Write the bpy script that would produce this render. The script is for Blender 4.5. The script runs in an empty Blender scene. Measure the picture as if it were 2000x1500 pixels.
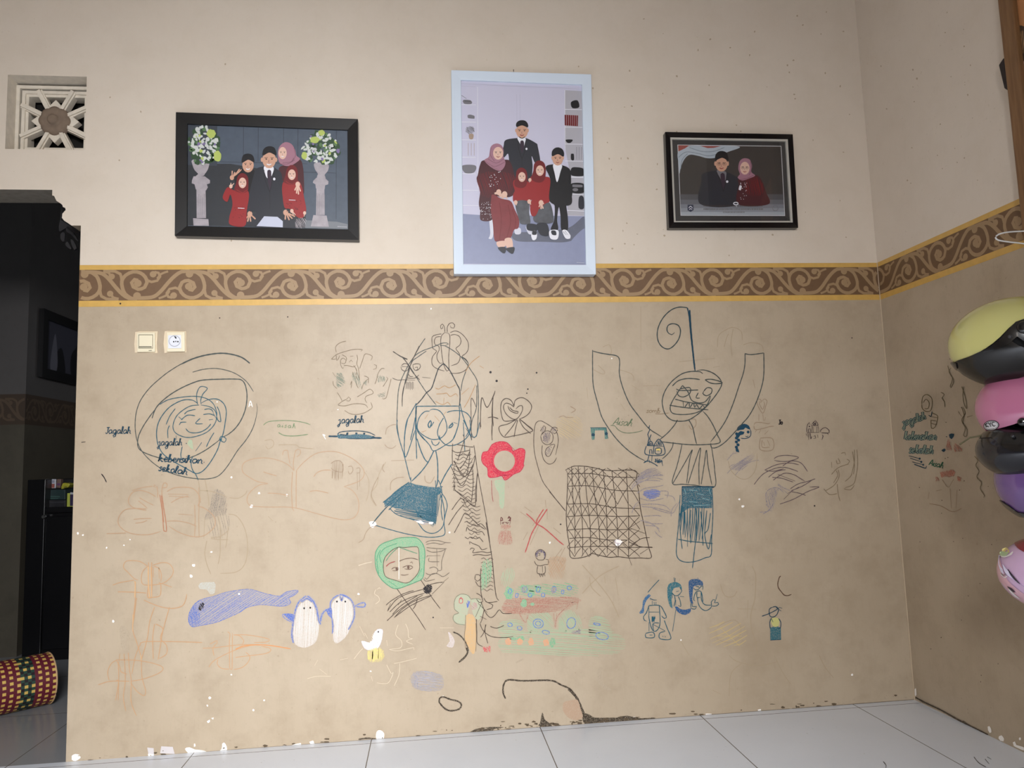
import bpy, bmesh, math, random
from mathutils import Vector, Matrix
S = bpy.context.scene
COL = S.collection
RND = random.Random(7)

# ------------------------------------------------------------------ camera
CF, YAW, PITCH, ROLL, CAMH, CAMY = 1465.082, 0.1135675, 0.1047434, -0.0329189, 0.9524, -2.8
def camera_basis():
    cy, sy, cp, sp = math.cos(YAW), math.sin(YAW), math.cos(PITCH), math.sin(PITCH)
    fwd = Vector((sy*cp, cy*cp, sp)); right = Vector((cy, -sy, 0)); up = right.cross(fwd)
    cr, sr = math.cos(ROLL), math.sin(ROLL)
    return fwd, cr*right + sr*up, -sr*right + cr*up
FW, RT, UP = camera_basis()
EYE = Vector((0, CAMY, CAMH))
cam_data = bpy.data.cameras.new('camera'); cam = bpy.data.objects.new('camera', cam_data); COL.objects.link(cam)
cam_data.sensor_width = 36; cam_data.lens = CF*36/2000; cam_data.clip_start = .05
cam.matrix_world = Matrix(((RT.x, UP.x, -FW.x, EYE.x), (RT.y, UP.y, -FW.y, EYE.y), (RT.z, UP.z, -FW.z, EYE.z), (0, 0, 0, 1)))
S.camera = cam

# ------------------------------------------------------------------ light
S.view_settings.view_transform = 'Standard'; S.view_settings.look = 'None'; S.view_settings.gamma = 1
S.view_settings.use_curve_mapping = False
S.view_settings.exposure = -0.1
world = bpy.data.worlds.new('sky'); S.world = world; world.use_nodes = True
bg = world.node_tree.nodes['Background']; bg.inputs[0].default_value = (.80, .88, 1, 1); bg.inputs[1].default_value = .6
def area(name, loc, target, sx, sy, power, color):
    l = bpy.data.lights.new(name, 'AREA'); l.shape = 'RECTANGLE'; l.size = sx; l.size_y = sy; l.energy = power; l.color = color
    o = bpy.data.objects.new(name, l); COL.objects.link(o); o.location = loc
    o.rotation_euler = (Vector(target)-Vector(loc)).to_track_quat('-Z', 'Y').to_euler(); return o
# area lamp standing in for daylight from behind the photographer
# unseen front door, shaped so lintel and right jamb shade above and right
area('daylight_lamp', (-.02, -4.75, 2.74), (.0, 0, 1.0), 1.5, 2.4, 830, (.98, .985, 1))
# added fill lamp, unseen, brightens the receding hall wall; no window stands there
area('hall_fill', (-.35, 2.9, 1.9), (-2.3, 2.4, 1.5), .5, .9, 2.6, (.92, .96, 1))

# ------------------------------------------------------------------ points from the traced chart onto real planes
def ray(x, y):
    return FW*CF + RT*(x-1000) - UP*(y-750)
def onY(x, y, Y=0.0):
    d = ray(x, y); return EYE + d*((Y-CAMY)/d.y)
def onX(x, y, X):
    d = ray(x, y); return EYE + d*(X/d.x)
def onZ(x, y, Z=0.0):
    d = ray(x, y); return EYE + d*((Z-CAMH)/d.z)
XL, XR, ZB, ZT = -1.2355, 1.8306, 1.5595, 1.713
ZD0, ZD1 = 1.5815, 1.695
WT = .14
WALL_TAN = (185, 169, 147)

# ------------------------------------------------------------------ materials
def lin(c):
    c = [v/255 for v in c]
    return tuple((v/12.92 if v <= .04045 else ((v+.055)/1.055)**2.4) for v in c)+(1,)
MATS = {}
class N:
    def __init__(s, name):
        s.m = bpy.data.materials.new(name); s.m.use_nodes = True; s.t = s.m.node_tree; s.b = s.t.nodes['Principled BSDF']
    def n(s, typ, **kw):
        o = s.t.nodes.new(typ)
        for k, v in kw.items():
            if k.startswith('_'): setattr(o, k[1:], v)
            else: o.inputs[k.replace('__', ' ')].default_value = v
        return o
    def l(s, a, b): s.t.links.new(a, b)
    def noise(s, scale, detail=3, rough=.5, stretch=None):
        tc = s.n('ShaderNodeTexCoord'); o = s.n('ShaderNodeTexNoise', Scale=scale, Detail=detail, Roughness=rough)
        if stretch:
            mp = s.n('ShaderNodeMapping', Scale=stretch); s.l(tc.outputs['Object'], mp.inputs[0]); s.l(mp.outputs[0], o.inputs[0])
        else: s.l(tc.outputs['Object'], o.inputs[0])
        return o.outputs[0]
    def ramp(s, src, a, b, lo=0., hi=1.):
        o = s.n('ShaderNodeMapRange'); o.inputs[1].default_value = a; o.inputs[2].default_value = b
        o.inputs[3].default_value = lo; o.inputs[4].default_value = hi; s.l(src, o.inputs[0]); return o.outputs[0]
    def mix(s, fac, a, b):
        o = s.n('ShaderNodeMix', _data_type='RGBA')
        for i, v in ((6, a), (7, b)):
            if isinstance(v, tuple): o.inputs[i].default_value = v
            else: s.l(v, o.inputs[i])
        if isinstance(fac, float): o.inputs[0].default_value = fac
        else: s.l(fac, o.inputs[0])
        return o.outputs[2]
    def bump(s, src, strength, dist=.002):
        o = s.n('ShaderNodeBump', Strength=strength, Distance=dist); s.l(src, o.inputs['Height']); s.l(o.outputs[0], s.b.inputs['Normal'])
def plain(name, rgb, rough=.5, metal=0., coat=0., spec=.5, vary=0.):
    if name in MATS: return MATS[name]
    k = N(name); k.b.inputs['Roughness'].default_value = rough; k.b.inputs['Metallic'].default_value = metal
    k.b.inputs['Coat Weight'].default_value = coat; k.b.inputs['Coat Roughness'].default_value = .05
    k.b.inputs['Specular IOR Level'].default_value = spec
    if vary:
        c = k.mix(k.ramp(k.noise(40, 4), .3, .7), tuple(v*(1-vary) for v in lin(rgb)[:3])+(1,), lin(rgb))
        k.l(c, k.b.inputs['Base Color'])
    else: k.b.inputs['Base Color'].default_value = lin(rgb)
    MATS[name] = k.m; return k.m
def wall_paint(name, rgb, dirt, amount, gloss=.5):
    k = N(name)
    big = k.ramp(k.noise(1.3, 5, .6), .38, .72)
    c = k.mix(big, lin(rgb), lin(tuple(int(a*(1-amount)+b*amount) for a, b in zip(rgb, dirt))))
    mid = k.ramp(k.noise(7, 7, .7), .46, .74, 0, .85*amount+.08)
    c = k.mix(mid, c, lin(dirt))
    scr = k.ramp(k.noise(22, 5, .7, (6, 6, .7)), .56, .80, 0, .5*amount+.05)
    c = k.mix(scr, c, lin(dirt))
    wear = k.ramp(k.noise(3.1, 6, .7), .55, .75, 0, .45*amount+.04)
    c = k.mix(wear, c, lin(tuple(min(255, v+16) for v in rgb)))
    sp = k.ramp(k.noise(90, 3), .68, .76, 0, .5)
    c = k.mix(sp, c, lin(dirt))
    k.l(c, k.b.inputs['Base Color']); k.b.inputs['Roughness'].default_value = gloss
    k.b.inputs['Specular IOR Level'].default_value = .35
    k.bump(k.noise(60, 4), .12, .002)
    MATS[name] = k.m; return k.m
def ink(rgb, cover=1.0, base=WALL_TAN, name=None):
    """pen (cover 1) or crayon: pigment caught on the grain of the paint below it"""
    key = 'ink_%d_%d_%d_%d_%d' % (*rgb, int(cover*100), base[0])
    if key in MATS: return MATS[key]
    k = N(key); k.b.inputs['Roughness'].default_value = .55; k.b.inputs['Specular IOR Level'].default_value = .3
    if cover >= 1: k.b.inputs['Base Color'].default_value = lin(rgb)
    else:
        g = k.ramp(k.noise(420, 3, .7), .68-.34*cover, .80-.34*cover, cover*.35, min(1, cover*1.1))
        k.l(k.mix(g, lin(base), lin(rgb)), k.b.inputs['Base Color'])
    MATS[key] = k.m; return k.m

M_TAN = wall_paint('tan_wall_paint', (185, 169, 147), (144, 126, 102), .34, .45)
M_CREAM = wall_paint('cream_wall_paint', (222, 210, 195), (198, 183, 161), .15, .6)
M_TANR = M_TAN
M_CEIL = plain('ceiling_paint', (222, 214, 204), .8)
M_GOLD = plain('gold_border_paint', (214, 172, 92), .38, 0, 0, .5, .12)
M_DARK = plain('brown_border_paint', (112, 84, 58), .55, vary=.1)
M_SCROLL = plain('tan_scroll_paint', (160, 132, 98), .5, vary=.05)
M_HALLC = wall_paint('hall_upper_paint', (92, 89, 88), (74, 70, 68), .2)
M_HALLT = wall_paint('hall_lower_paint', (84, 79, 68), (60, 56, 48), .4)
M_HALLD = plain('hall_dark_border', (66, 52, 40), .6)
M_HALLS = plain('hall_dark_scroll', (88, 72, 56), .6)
M_CEMENT = plain('grey_cement', (150, 142, 130), .85, vary=.25)
M_VENT = plain('chalky_white_cement', (228, 218, 202), .85, vary=.14)
M_ROSE = plain('dusty_grey_cement', (132, 114, 98), .9, vary=.2)
M_BLACKW = plain('black_lacquer', (16, 15, 15), .35)

# floor tiles: light grey glazed, thin dark joints every 60 cm
def floor_mat(name, rgb):
    k = N(name); tc = k.n('ShaderNodeTexCoord'); sx = k.n('ShaderNodeSeparateXYZ'); k.l(tc.outputs['Object'], sx.inputs[0])
    facs = []
    for ax, off in ((0, .222), (1, .04)):
        a = k.n('ShaderNodeMath', _operation='ADD'); k.l(sx.outputs[ax], a.inputs[0]); a.inputs[1].default_value = off+6
        b = k.n('ShaderNodeMath', _operation='MODULO'); k.l(a.outputs[0], b.inputs[0]); b.inputs[1].default_value = .6
        c = k.n('ShaderNodeMath', _operation='COMPARE'); k.l(b.outputs[0], c.inputs[0]); c.inputs[1].default_value = .002 if ax == 0 else .002; c.inputs[2].default_value = .0016
        facs.append(c.outputs[0])
    mx = k.n('ShaderNodeMath', _operation='MAXIMUM'); k.l(facs[0], mx.inputs[0]); k.l(facs[1], mx.inputs[1])
    dirty = k.mix(k.ramp(k.noise(3, 3, .5), .3, .8, 0, .5), lin(rgb), lin(tuple(v-12 for v in rgb)))
    dirty = k.mix(k.ramp(k.noise(70, 3), .70, .76, 0, .35), dirty, lin((120, 112, 104)))
    k.l(k.mix(mx.outputs[0], dirty, lin((92, 86, 80))), k.b.inputs['Base Color'])
    k.l(k.ramp(k.noise(2.5, 2), .2, .8, .16, .28), k.b.inputs['Roughness']); k.b.inputs['Specular IOR Level'].default_value = .32
    MATS[name] = k.m; return k.m
M_FLOOR = floor_mat('grey_glazed_tiles', (216, 222, 232)); M_FLOORH = floor_mat('hall_tiles_dimmed', (146, 148, 152))  # hall tiles: same pattern, base colour darkened to stand in for dim light

# ------------------------------------------------------------------ mesh helpers
class MB:
    """collects polygons with a material per face; one build = one mesh object"""
    def __init__(s): s.v, s.f, s.mi, s.ms, s.smooth = [], [], [], [], False
    def mat(s, m):
        if m not in s.ms: s.ms.append(m)
        return s.ms.index(m)
    def face(s, pts, m):
        i = len(s.v); s.v += [tuple(p) for p in pts]; s.f.append(tuple(range(i, i+len(pts)))); s.mi.append(s.mat(m))
    def grid(s, rows, m, close_u=False, close_v=False):
        i = len(s.v); nr, nc = len(rows), len(rows[0]); k = s.mat(m)
        for r in rows: s.v += [tuple(p) for p in r]
        for a in range(nr if close_v else nr-1):
            for b in range(nc if close_u else nc-1):
                a2, b2 = (a+1) % nr, (b+1) % nc
                s.f.append((i+a*nc+b, i+a*nc+b2, i+a2*nc+b2, i+a2*nc+b)); s.mi.append(k)
    def box(s, lo, hi, m):
        x0, y0, z0 = lo; x1, y1, z1 = hi
        c = [(x0,y0,z0),(x1,y0,z0),(x1,y1,z0),(x0,y1,z0),(x0,y0,z1),(x1,y0,z1),(x1,y1,z1),(x0,y1,z1)]
        for q in ((0,3,2,1),(4,5,6,7),(0,1,5,4),(1,2,6,5),(2,3,7,6),(3,0,4,7)): s.face([c[j] for j in q], m)
    def prism(s, poly, off, m, mside=None):
        """poly: list of Vector front points, off: Vector extrusion"""
        mside = mside or m; back = [Vector(p)+off for p in poly]
        s.face(poly, m); s.face(list(reversed(back)), m)
        n = len(poly)
        for i in range(n): s.face([poly[(i+1) % n], poly[i], back[i], back[(i+1) % n]], mside)
    def tube(s, pts, r, m, n=8, closed=False, taper=None):
        pts = [Vector(p) for p in pts]; rows = []
        for i, p in enumerate(pts):
            a = pts[i-1] if (i or closed) else p; b = pts[(i+1) % len(pts)] if (i < len(pts)-1 or closed) else p
            d = (b-a).normalized(); h = Vector((0,0,1)) if abs(d.z) < .9 else Vector((1,0,0))
            u = d.cross(h).normalized(); w = d.cross(u); rr = r*(taper[i] if taper else 1)
            rows.append([p+u*math.cos(2*math.pi*k/n)*rr+w*math.sin(2*math.pi*k/n)*rr for k in range(n)])
        s.grid(rows, m, close_u=True, close_v=closed)
        if not closed: s.face(list(reversed(rows[0])), m); s.face(rows[-1], m)
    def build(s, name, parent=None, smooth=False, bevel=0, solid=0):
        me = bpy.data.meshes.new(name); me.from_pydata(s.v, [], s.f)
        for m in s.ms: me.materials.append(m)
        me.polygons.foreach_set('material_index', s.mi)
        if smooth: me.polygons.foreach_set('use_smooth', [True]*len(me.polygons))
        me.update()
        if smooth or bevel or solid:
            b = bmesh.new(); b.from_mesh(me); bmesh.ops.remove_doubles(b, verts=b.verts, dist=1e-5)
            if not solid: bmesh.ops.recalc_face_normals(b, faces=b.faces)
            b.to_mesh(me); b.free()
        o = bpy.data.objects.new(name, me); COL.objects.link(o)
        if bevel:
            md = o.modifiers.new('bevel', 'BEVEL'); md.width = bevel; md.segments = 2; md.limit_method = 'ANGLE'
        if solid:
            md = o.modifiers.new('solid', 'SOLIDIFY'); md.thickness = solid; md.offset = -1
        if parent: o.parent = parent
        return o
def thing(name, label, cat, loc=(0,0,0), group=None):
    o = bpy.data.objects.new(name, None); COL.objects.link(o); o.location = loc; o.empty_display_size = .05
    o['label'] = label; o['category'] = cat
    if group: o['group'] = group
    bpy.context.view_layer.update(); return o
def under(o, parent):
    """parent a part whose mesh was written in room coordinates"""
    o.parent = parent; o.matrix_parent_inverse = parent.matrix_world.inverted(); return o
def struct(o): o['kind'] = 'structure'; return o
def P(s, f=None):
    """'x,y x,y' in the frame (ox, oy, scale) -> chart points"""
    ox, oy, k = f or (0, 0, 1)
    out = []
    for t in s.split():
        a, b = t.split(','); out.append((ox+float(a)/k, oy+float(b)/k))
    return out
def smooth2(p, step=3.0, closed=False):
    if len(p) < 3: return list(p)
    q = ([p[-1]]+list(p)+[p[0], p[1]]) if closed else ([p[0]]+list(p)+[p[-1]]); out = []
    for i in range(1, len(q)-2):
        p0, p1, p2, p3 = q[i-1], q[i], q[i+1], q[i+2]
        n = max(1, min(14, int(math.hypot(p2[0]-p1[0], p2[1]-p1[1])/step)))
        for j in range(n):
            t = j/n; t2, t3 = t*t, t*t*t
            out.append(tuple(.5*(2*b+(c-a)*t+(2*a-5*b+4*c-d)*t2+(-a+3*b-3*c+d)*t3) for a, b, c, d in zip(p0, p1, p2, p3)))
    if not closed: out.append(tuple(q[-2]))
    return out
LAYER = [0]
LIFTK = [0]
class Art:
    """flat marks (pen, crayon, paint, print) lying on a plane; mapf(x, y, lift) gives the room point"""
    def __init__(s, mapf, m=None, step=3.0, lift0=.0004, lstep=.00003):
        s.mb = MB(); s.mapf = mapf; s.m = m; s.step = step; s.l0 = lift0; s.ls = lstep; s.wall = lstep < 5e-5; s.k = 0; s.n = 0
        if s.wall: LAYER[0] += 1; s.k = (LAYER[0] % 7)*9
        s.lift = s.l0+s.k*s.ls; s.use(m) if m else None
    def use(s, m):
        s.m = m; s.k += 1; s.base = s.l0+s.k*s.ls; s.lift = s.base; return s
    def up(s):
        s.n += 1; s.lift = s.base+(s.n % 7)*s.ls*.13
    def line(s, pts, w=1.6, f=None, sm=True, closed=False, ends=(.7, .5)):
        if isinstance(pts, str): pts = P(pts, f)
        if sm: pts = smooth2(pts, s.step, closed)
        if closed: pts = pts+[pts[0]]
        if len(pts) < 2: return s
        s.up()
        L, R = [], []; n = len(pts)
        for i, p in enumerate(pts):
            a = pts[max(0, i-1)]; b = pts[min(n-1, i+1)]
            dx, dy = b[0]-a[0], b[1]-a[1]; d = math.hypot(dx, dy) or 1
            t = i/(n-1); e = 1 if closed else min(1, ends[0]+t*8, ends[1]+(1-t)*8)
            h = w*.5*e*(1+.12*math.sin(i*1.7)); nx, ny = -dy/d*h, dx/d*h
            L.append(s.mapf(p[0]+nx, p[1]+ny, s.lift)); R.append(s.mapf(p[0]-nx, p[1]-ny, s.lift))
        s.mb.grid([L, R], s.m); return s
    def lines(s, txt, w=1.6, f=None, **k):
        for t in txt.split('|'):
            if t.strip(): s.line(t, w, f, **k)
        return s
    def fill(s, pts, f=None, sm=True):
        if isinstance(pts, str): pts = P(pts, f)
        if sm: pts = smooth2(pts, s.step*1.3, True)
        s.up()
        s.mb.face([s.mapf(x, y, s.lift) for x, y in pts], s.m); return s
    def blob(s, cx, cy, rx, ry=None, f=None, rot=0, n=14, jit=0):
        ox, oy, k = f or (0, 0, 1); ry = ry or rx; cx, cy, rx, ry = ox+cx/k, oy+cy/k, rx/k, ry/k; pts = []; s.up()
        for i in range(n):
            a = 2*math.pi*i/n; q = 1+RND.uniform(-jit, jit); X, Y = rx*math.cos(a)*q, ry*math.sin(a)*q
            pts.append((cx+X*math.cos(rot)-Y*math.sin(rot), cy+X*math.sin(rot)+Y*math.cos(rot)))
        s.mb.face([s.mapf(x, y, s.lift) for x, y in pts], s.m); return s
    def ring(s, cx, cy, rx, ry=None, w=1.4, f=None, rot=0):
        ox, oy, k = f or (0, 0, 1); ry = ry or rx; cx, cy, rx, ry = ox+cx/k, oy+cy/k, rx/k, ry/k
        pts = [(cx+rx*math.cos(a)*math.cos(rot)-ry*math.sin(a)*math.sin(rot), cy+rx*math.cos(a)*math.sin(rot)+ry*math.sin(a)*math.cos(rot)) for a in [2*math.pi*i/14 for i in range(14)]]
        return s.line(pts, w, closed=True)
    def hatch(s, poly, ang, gap, w=1.2, f=None, jit=.5, wob=.8, sm=True):
        """zigzag shading strokes clipped to an outline"""
        if isinstance(poly, str): poly = P(poly, f)
        if sm: poly = smooth2(poly, 5, True)
        a = math.radians(ang); c, sn = math.cos(a), math.sin(a)
        q = [(x*c+y*sn, -x*sn+y*c) for x, y in poly]
        lo, hi = min(p[1] for p in q), max(p[1] for p in q); v = lo+gap*.5; last = None
        while v < hi:
            xs = []
            for i in range(len(q)):
                (x0, y0), (x1, y1) = q[i-1], q[i]
                if (y0 <= v) != (y1 <= v): xs.append(x0+(v-y0)/(y1-y0)*(x1-x0))
            xs.sort()
            for i in range(0, len(xs)-1, 2):
                x0, x1 = xs[i]+RND.uniform(-jit, jit)*2, xs[i+1]+RND.uniform(-jit, jit)*2
                if x1-x0 < 1: continue
                m = (x0+x1)/2; ps = [(x0, v+RND.uniform(-wob, wob)), (m, v+RND.uniform(-wob, wob)), (x1, v+RND.uniform(-wob, wob)+gap*.4)]
                s.line([(x*c-y*sn, x*sn+y*c) for x, y in ps], w*RND.uniform(.75, 1.2), sm=False)
            v += gap*RND.uniform(.7, 1.3)
        return s
    def write(s, txt, x, y, h, w=1.5, rot=0, sx=1.0, slant=.15):
        """cursive handwriting; h = height of a small letter"""
        c, sn = math.cos(math.radians(rot)), math.sin(math.radians(rot)); u = 0
        for ch in txt:
            if ch == ' ': u += .8; continue
            adv, strokes = GLYPH[ch]
            for st in strokes:
                pts = []
                for t in st.split():
                    a, b = map(float, t.split(',')); a = (u+a)*h*sx+b*h*slant; b = -b*h
                    pts.append((x+a*c-b*sn, y+a*sn+b*c))
                s.line(pts, w, ends=(.9, .8))
            u += adv
        return s
    def done(s, name, parent, label=None):
        o = s.mb.build(name); 
        if parent: under(o, parent)
        if label: o['label'] = label
        return o
GLYPH = {
 'a': (1.1, ['.9,.75 .6,1 .2,.9 .05,.45 .3,0 .7,.15 .9,.85 .9,.25 1.1,0']),
 'g': (1.1, ['.9,.8 .6,1 .2,.9 .05,.45 .3,.05 .7,.2 .9,.85 .9,0 .8,-.7 .4,-.9 .2,-.5 .7,-.05 1.1,.1']),
 'j': (.7, ['-.1,.8 .35,1 .4,0 .25,-.7 0,-.9 -.2,-.6 .2,-.2 .7,.1']),
 'l': (.5, ['0,0 .3,1 .35,1.8 .15,1.9 .08,1 .2,.1 .5,0']),
 'h': (.95, ['0,0 .25,1.2 .3,1.85 .1,1.8 .1,0', '.1,.5 .4,1 .65,.8 .65,.2 .95,0']),
 'k': (.9, ['0,0 .25,1.2 .3,1.85 .1,1.8 .1,0', '.1,.4 .5,.95 .6,.7 .2,.5 .65,0 .9,.05']),
 'e': (.8, ['0,.4 .5,.55 .6,.9 .3,1 .05,.5 .3,0 .8,.15']),
 'b': (.75, ['0,0 .25,1.2 .3,1.85 .1,1.8 .1,0 .5,0 .65,.5 .4,.9 .15,.6']),
 'r': (.65, ['0,0 .15,1 .3,.85 .55,.9 .5,.1 .65,0']),
 's': (.65, ['.6,.9 .3,1 .1,.75 .5,.4 .5,.1 .2,0 0,.15']),
 'i': (.4, ['0,.1 .15,1 .2,.1 .4,0', '.2,1.45 .27,1.5']),
 'n': (.85, ['0,1 .1,0', '.1,.6 .4,1 .6,.7 .6,.1 .85,0']),
 'm': (1.2, ['0,1 .1,0', '.1,.6 .35,1 .5,.7 .5,0', '.5,.6 .8,1 .95,.7 .95,.1 1.2,0']),
 'o': (.85, ['.4,1 .05,.7 .15,.1 .5,0 .75,.5 .5,1 .4,1']),
 'A': (1.1, ['0,0 .5,1.8 .9,0', '.1,.6 .9,.6']),
 'J': (.75, ['.1,1.6 .9,1.6', '.5,1.6 .5,.2 .2,0 0,.3']),
 'K': (.95, ['0,1.7 .05,0', '.8,1.7 .05,.8 .85,0']), 'Y': (.95, ['0,1.7 .4,.9 .8,1.7', '.4,.9 .4,0']),
 'C': (.95, ['.85,1.45 .5,1.7 .1,1.3 .05,.5 .4,0 .85,.25']),
 '.': (.4, ['.15,.35 .25,.3']),
}
def back(x, y, lift): return onY(x, y, -lift)
def side(x, y, lift): return onX(x, y, XR-lift)
# ------------------------------------------------------------------ the room shell
V = Vector
mb = MB(); mb.box((-3.2, -3.5, -.1), (XR+.14, 0, 0), M_FLOOR); struct(mb.build('floor'))
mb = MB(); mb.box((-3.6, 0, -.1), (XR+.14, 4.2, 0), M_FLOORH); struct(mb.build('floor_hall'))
mb = MB(); mb.box((-3.2, -3.5, 3.6), (XR+.14, .14, 3.7), M_CEIL); struct(mb.build('ceiling'))
# back wall: cream above the border, tan below, doorway with an ogee corner at its left, square vent opening
ARCH = [(-1.337,1.993),(-1.337,1.972),(-1.330,1.970),(-1.322,1.952),(-1.308,1.943),(-1.301,1.937),(-1.299,1.929),(-1.291,1.926),(-1.289,1.918),(-1.300,1.904),(-1.301,1.888),(-1.293,1.878),(-1.277,1.867),(-1.268,1.860),(XL,1.860)]
VX0, VX1, VZ0, VZ1 = -1.503, -1.2295, 2.1455, 2.428
XO = -2.0
mb = MB(); XE = XR+.14
def wp(poly, m):
    f = [V((x, 0, z)) for x, z in poly]; mb.face(f, m); mb.face([V((x, WT, z)) for x, z in reversed(poly)], m)
wp([(-3.2,VZ1),(XE,VZ1),(XE,3.6),(-3.2,3.6)], M_CREAM)
wp([(-3.2,VZ0),(VX0,VZ0),(VX0,VZ1),(-3.2,VZ1)], M_CREAM)
wp([(VX1,VZ0),(XE,VZ0),(XE,VZ1),(VX1,VZ1)], M_CREAM)
wp([(-3.2,1.6),(XO,1.6),(XO,1.993)]+ARCH+[(XL,1.6),(XE,1.6),(XE,VZ0),(-3.2,VZ0)], M_CREAM)
wp([(-3.2,0),(XO,0),(XO,1.6),(-3.2,1.6)], M_TAN)
wp([(XL,0),(XE,0),(XE,1.6),(XL,1.6)], M_TAN)
edge = [(XO,0),(XO,1.993)]+ARCH+[(XL,0)]
for a, b in zip(edge, edge[1:]): mb.face([V((a[0],0,a[1])),V((b[0],0,b[1])),V((b[0],WT,b[1])),V((a[0],WT,a[1]))], M_CEMENT if a[1] > 1.8 and b[0] < -1.24 else M_TAN)
ve = [(VX0,VZ0),(VX1,VZ0),(VX1,VZ1),(VX0,VZ1)]
for i in range(4):
    a, b = ve[i], ve[(i+1) % 4]; mb.face([V((a[0],0,a[1])),V((b[0],0,b[1])),V((b[0],WT,b[1])),V((a[0],WT,a[1]))], M_VENT)
wall_back = struct(mb.build('wall_back'))
mb = MB()
mb.box((XR, -3.5, 0), (XR+.14, 0, 1.6), M_TANR); mb.box((XR, -3.5, 1.6), (XR+.14, 0, 3.6), M_CREAM)
wall_right = struct(mb.build('wall_right'))
mb = MB(); mb.box((-3.34, -3.5, 0), (-3.2, .14, 3.6), M_CREAM); struct(mb.build('wall_left'))
mb = MB(); mb.box((-3.2, -3.64, 0), (-.65, -3.5, 3.6), M_CREAM); mb.box((.32, -3.64, 0), (XR+.14, -3.5, 3.6), M_CREAM); mb.box((-.65, -3.64, 2.2), (.32, -3.5, 3.6), M_CREAM)  # unseen front wall; door opening sized to shape the daylight falloff
struct(mb.build('wall_front'))
# hall beyond the doorway
HX, HY = -2.23, 1.65
mb = MB()
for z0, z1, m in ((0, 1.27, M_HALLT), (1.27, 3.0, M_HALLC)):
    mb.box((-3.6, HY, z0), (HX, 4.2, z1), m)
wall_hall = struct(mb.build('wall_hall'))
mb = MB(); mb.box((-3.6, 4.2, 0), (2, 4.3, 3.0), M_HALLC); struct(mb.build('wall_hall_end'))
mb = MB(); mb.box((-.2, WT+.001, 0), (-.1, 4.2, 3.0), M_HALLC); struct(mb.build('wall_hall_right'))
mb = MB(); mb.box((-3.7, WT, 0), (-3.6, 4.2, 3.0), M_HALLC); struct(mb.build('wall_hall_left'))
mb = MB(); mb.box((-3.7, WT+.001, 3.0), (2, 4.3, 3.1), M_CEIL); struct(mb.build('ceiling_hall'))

# ------------------------------------------------------------------ painted border with scrolls
FZ = (0, 0, 1)
# half a motif in its own chart: crest at x=350, half period 460, height 285
HALF = [  # (points, width)
 ("350,152 420,152 500,165 560,215 620,290 680,355 740,395 810,398", 34),
 ("405,152 455,190 480,250 485,310 455,362 390,395 325,385 280,345 265,295 285,250 340,232 385,255 400,295 375,325 345,315", 32),
 ("268,318 225,300 175,312 150,350 165,385 200,392", 24), ("175,330 140,375 80,398", 20),
 ("486,320 500,375 545,400 650,402", 26), ("580,352 600,385 650,400", 22)]
BLOBS = [(345, 288, 34), (212, 372, 30), (575, 352, 28), (350, 172, 34)]
def band(name, mapu, u0, u1, mats, phase, z0, z1, zg0, zg1, layer=.0006, parent=None):
    """mapu(u, z, lift) -> room point; u runs along the wall in metres"""
    mb = MB(); gold, dark, scr = mats
    def strip(a, b, m, lift):
        n = 24; us = [u0+(u1-u0)*i/n for i in range(n+1)]
        mb.grid([[mapu(u, a, lift) for u in us], [mapu(u, b, lift) for u in us]], m)
    strip(z0, z1, gold, .0006); strip(zg0, zg1, dark, .0009)
    per = .3626; k = per/920; H = zg1-zg0
    j = int((u0-phase)/per*2)-3
    def clip(p): return (min(max(p[0], u0), u1), p[1])
    while phase+j*per/2 < u1+per:
        base = phase+j*per/2; flip = j % 2
        def tr(x, y):
            yy = (y-130)/285
            if flip: yy = 1-yy; x = 350+(350-x) if False else x
            return (base+(x-350)*k*(1 if not flip else 1), zg1-yy*H)
        def trf(x, y):
            yy = (y-130)/285
            return (base-(x-350)*k, zg0+yy*H) if flip else (base+(x-350)*k, zg1-yy*H)
        for idx, (st, w) in enumerate(HALF):
            if flip and idx == 0: pts = P(st); pts = [(700-x, y) for x, y in pts]
            else: pts = P(st)
            pts = smooth2(pts, 26); L, R = [], []; n = len(pts)
            for i, p in enumerate(pts):
                a, b = pts[max(0, i-1)], pts[min(n-1, i+1)]; dx, dy = b[0]-a[0], b[1]-a[1]; d = math.hypot(dx, dy) or 1
                h = w*.5; q1 = trf(p[0]-dy/d*h, p[1]+dx/d*h); q2 = trf(p[0]+dy/d*h, p[1]-dx/d*h)
                if not (u0 <= min(q1[0], q2[0]) and max(q1[0], q2[0]) <= u1):
                    if len(L) > 1: mb.grid([L, R], scr)
                    L, R = [], []; continue
                lf = .0012+idx*6e-6+(3e-5 if flip else 0); L.append(mapu(q1[0], min(max(q1[1], zg0), zg1), lf)); R.append(mapu(q2[0], min(max(q2[1], zg0), zg1), lf))
            if len(L) > 1: mb.grid([L, R], scr)
        for bi, (bx, by, r) in enumerate(BLOBS):
            pts = [trf(bx+r*math.cos(t*math.pi/7), by+r*math.sin(t*math.pi/7)) for t in range(14)]
            if all(u0 <= p[0] <= u1 for p in pts): mb.face([mapu(p[0], min(max(p[1], zg0), zg1), .00128+bi*5e-6+(3e-5 if flip else 0)) for p in pts], scr)
        j += 1
    return struct(mb.build(name))
band('trim_1', lambda u, z, l: V((u, -l, z)), XL, XR, (M_GOLD, M_DARK, M_SCROLL), -.8548, ZB, ZT, ZD0, ZD1)
band('trim_2', lambda u, z, l: V((XR-l, -(u-XR), z)), XR, XR+2.5, (M_GOLD, M_DARK, M_SCROLL), -.8548+.3626*8-.03, ZB, ZT, ZD0, ZD1)
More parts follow.
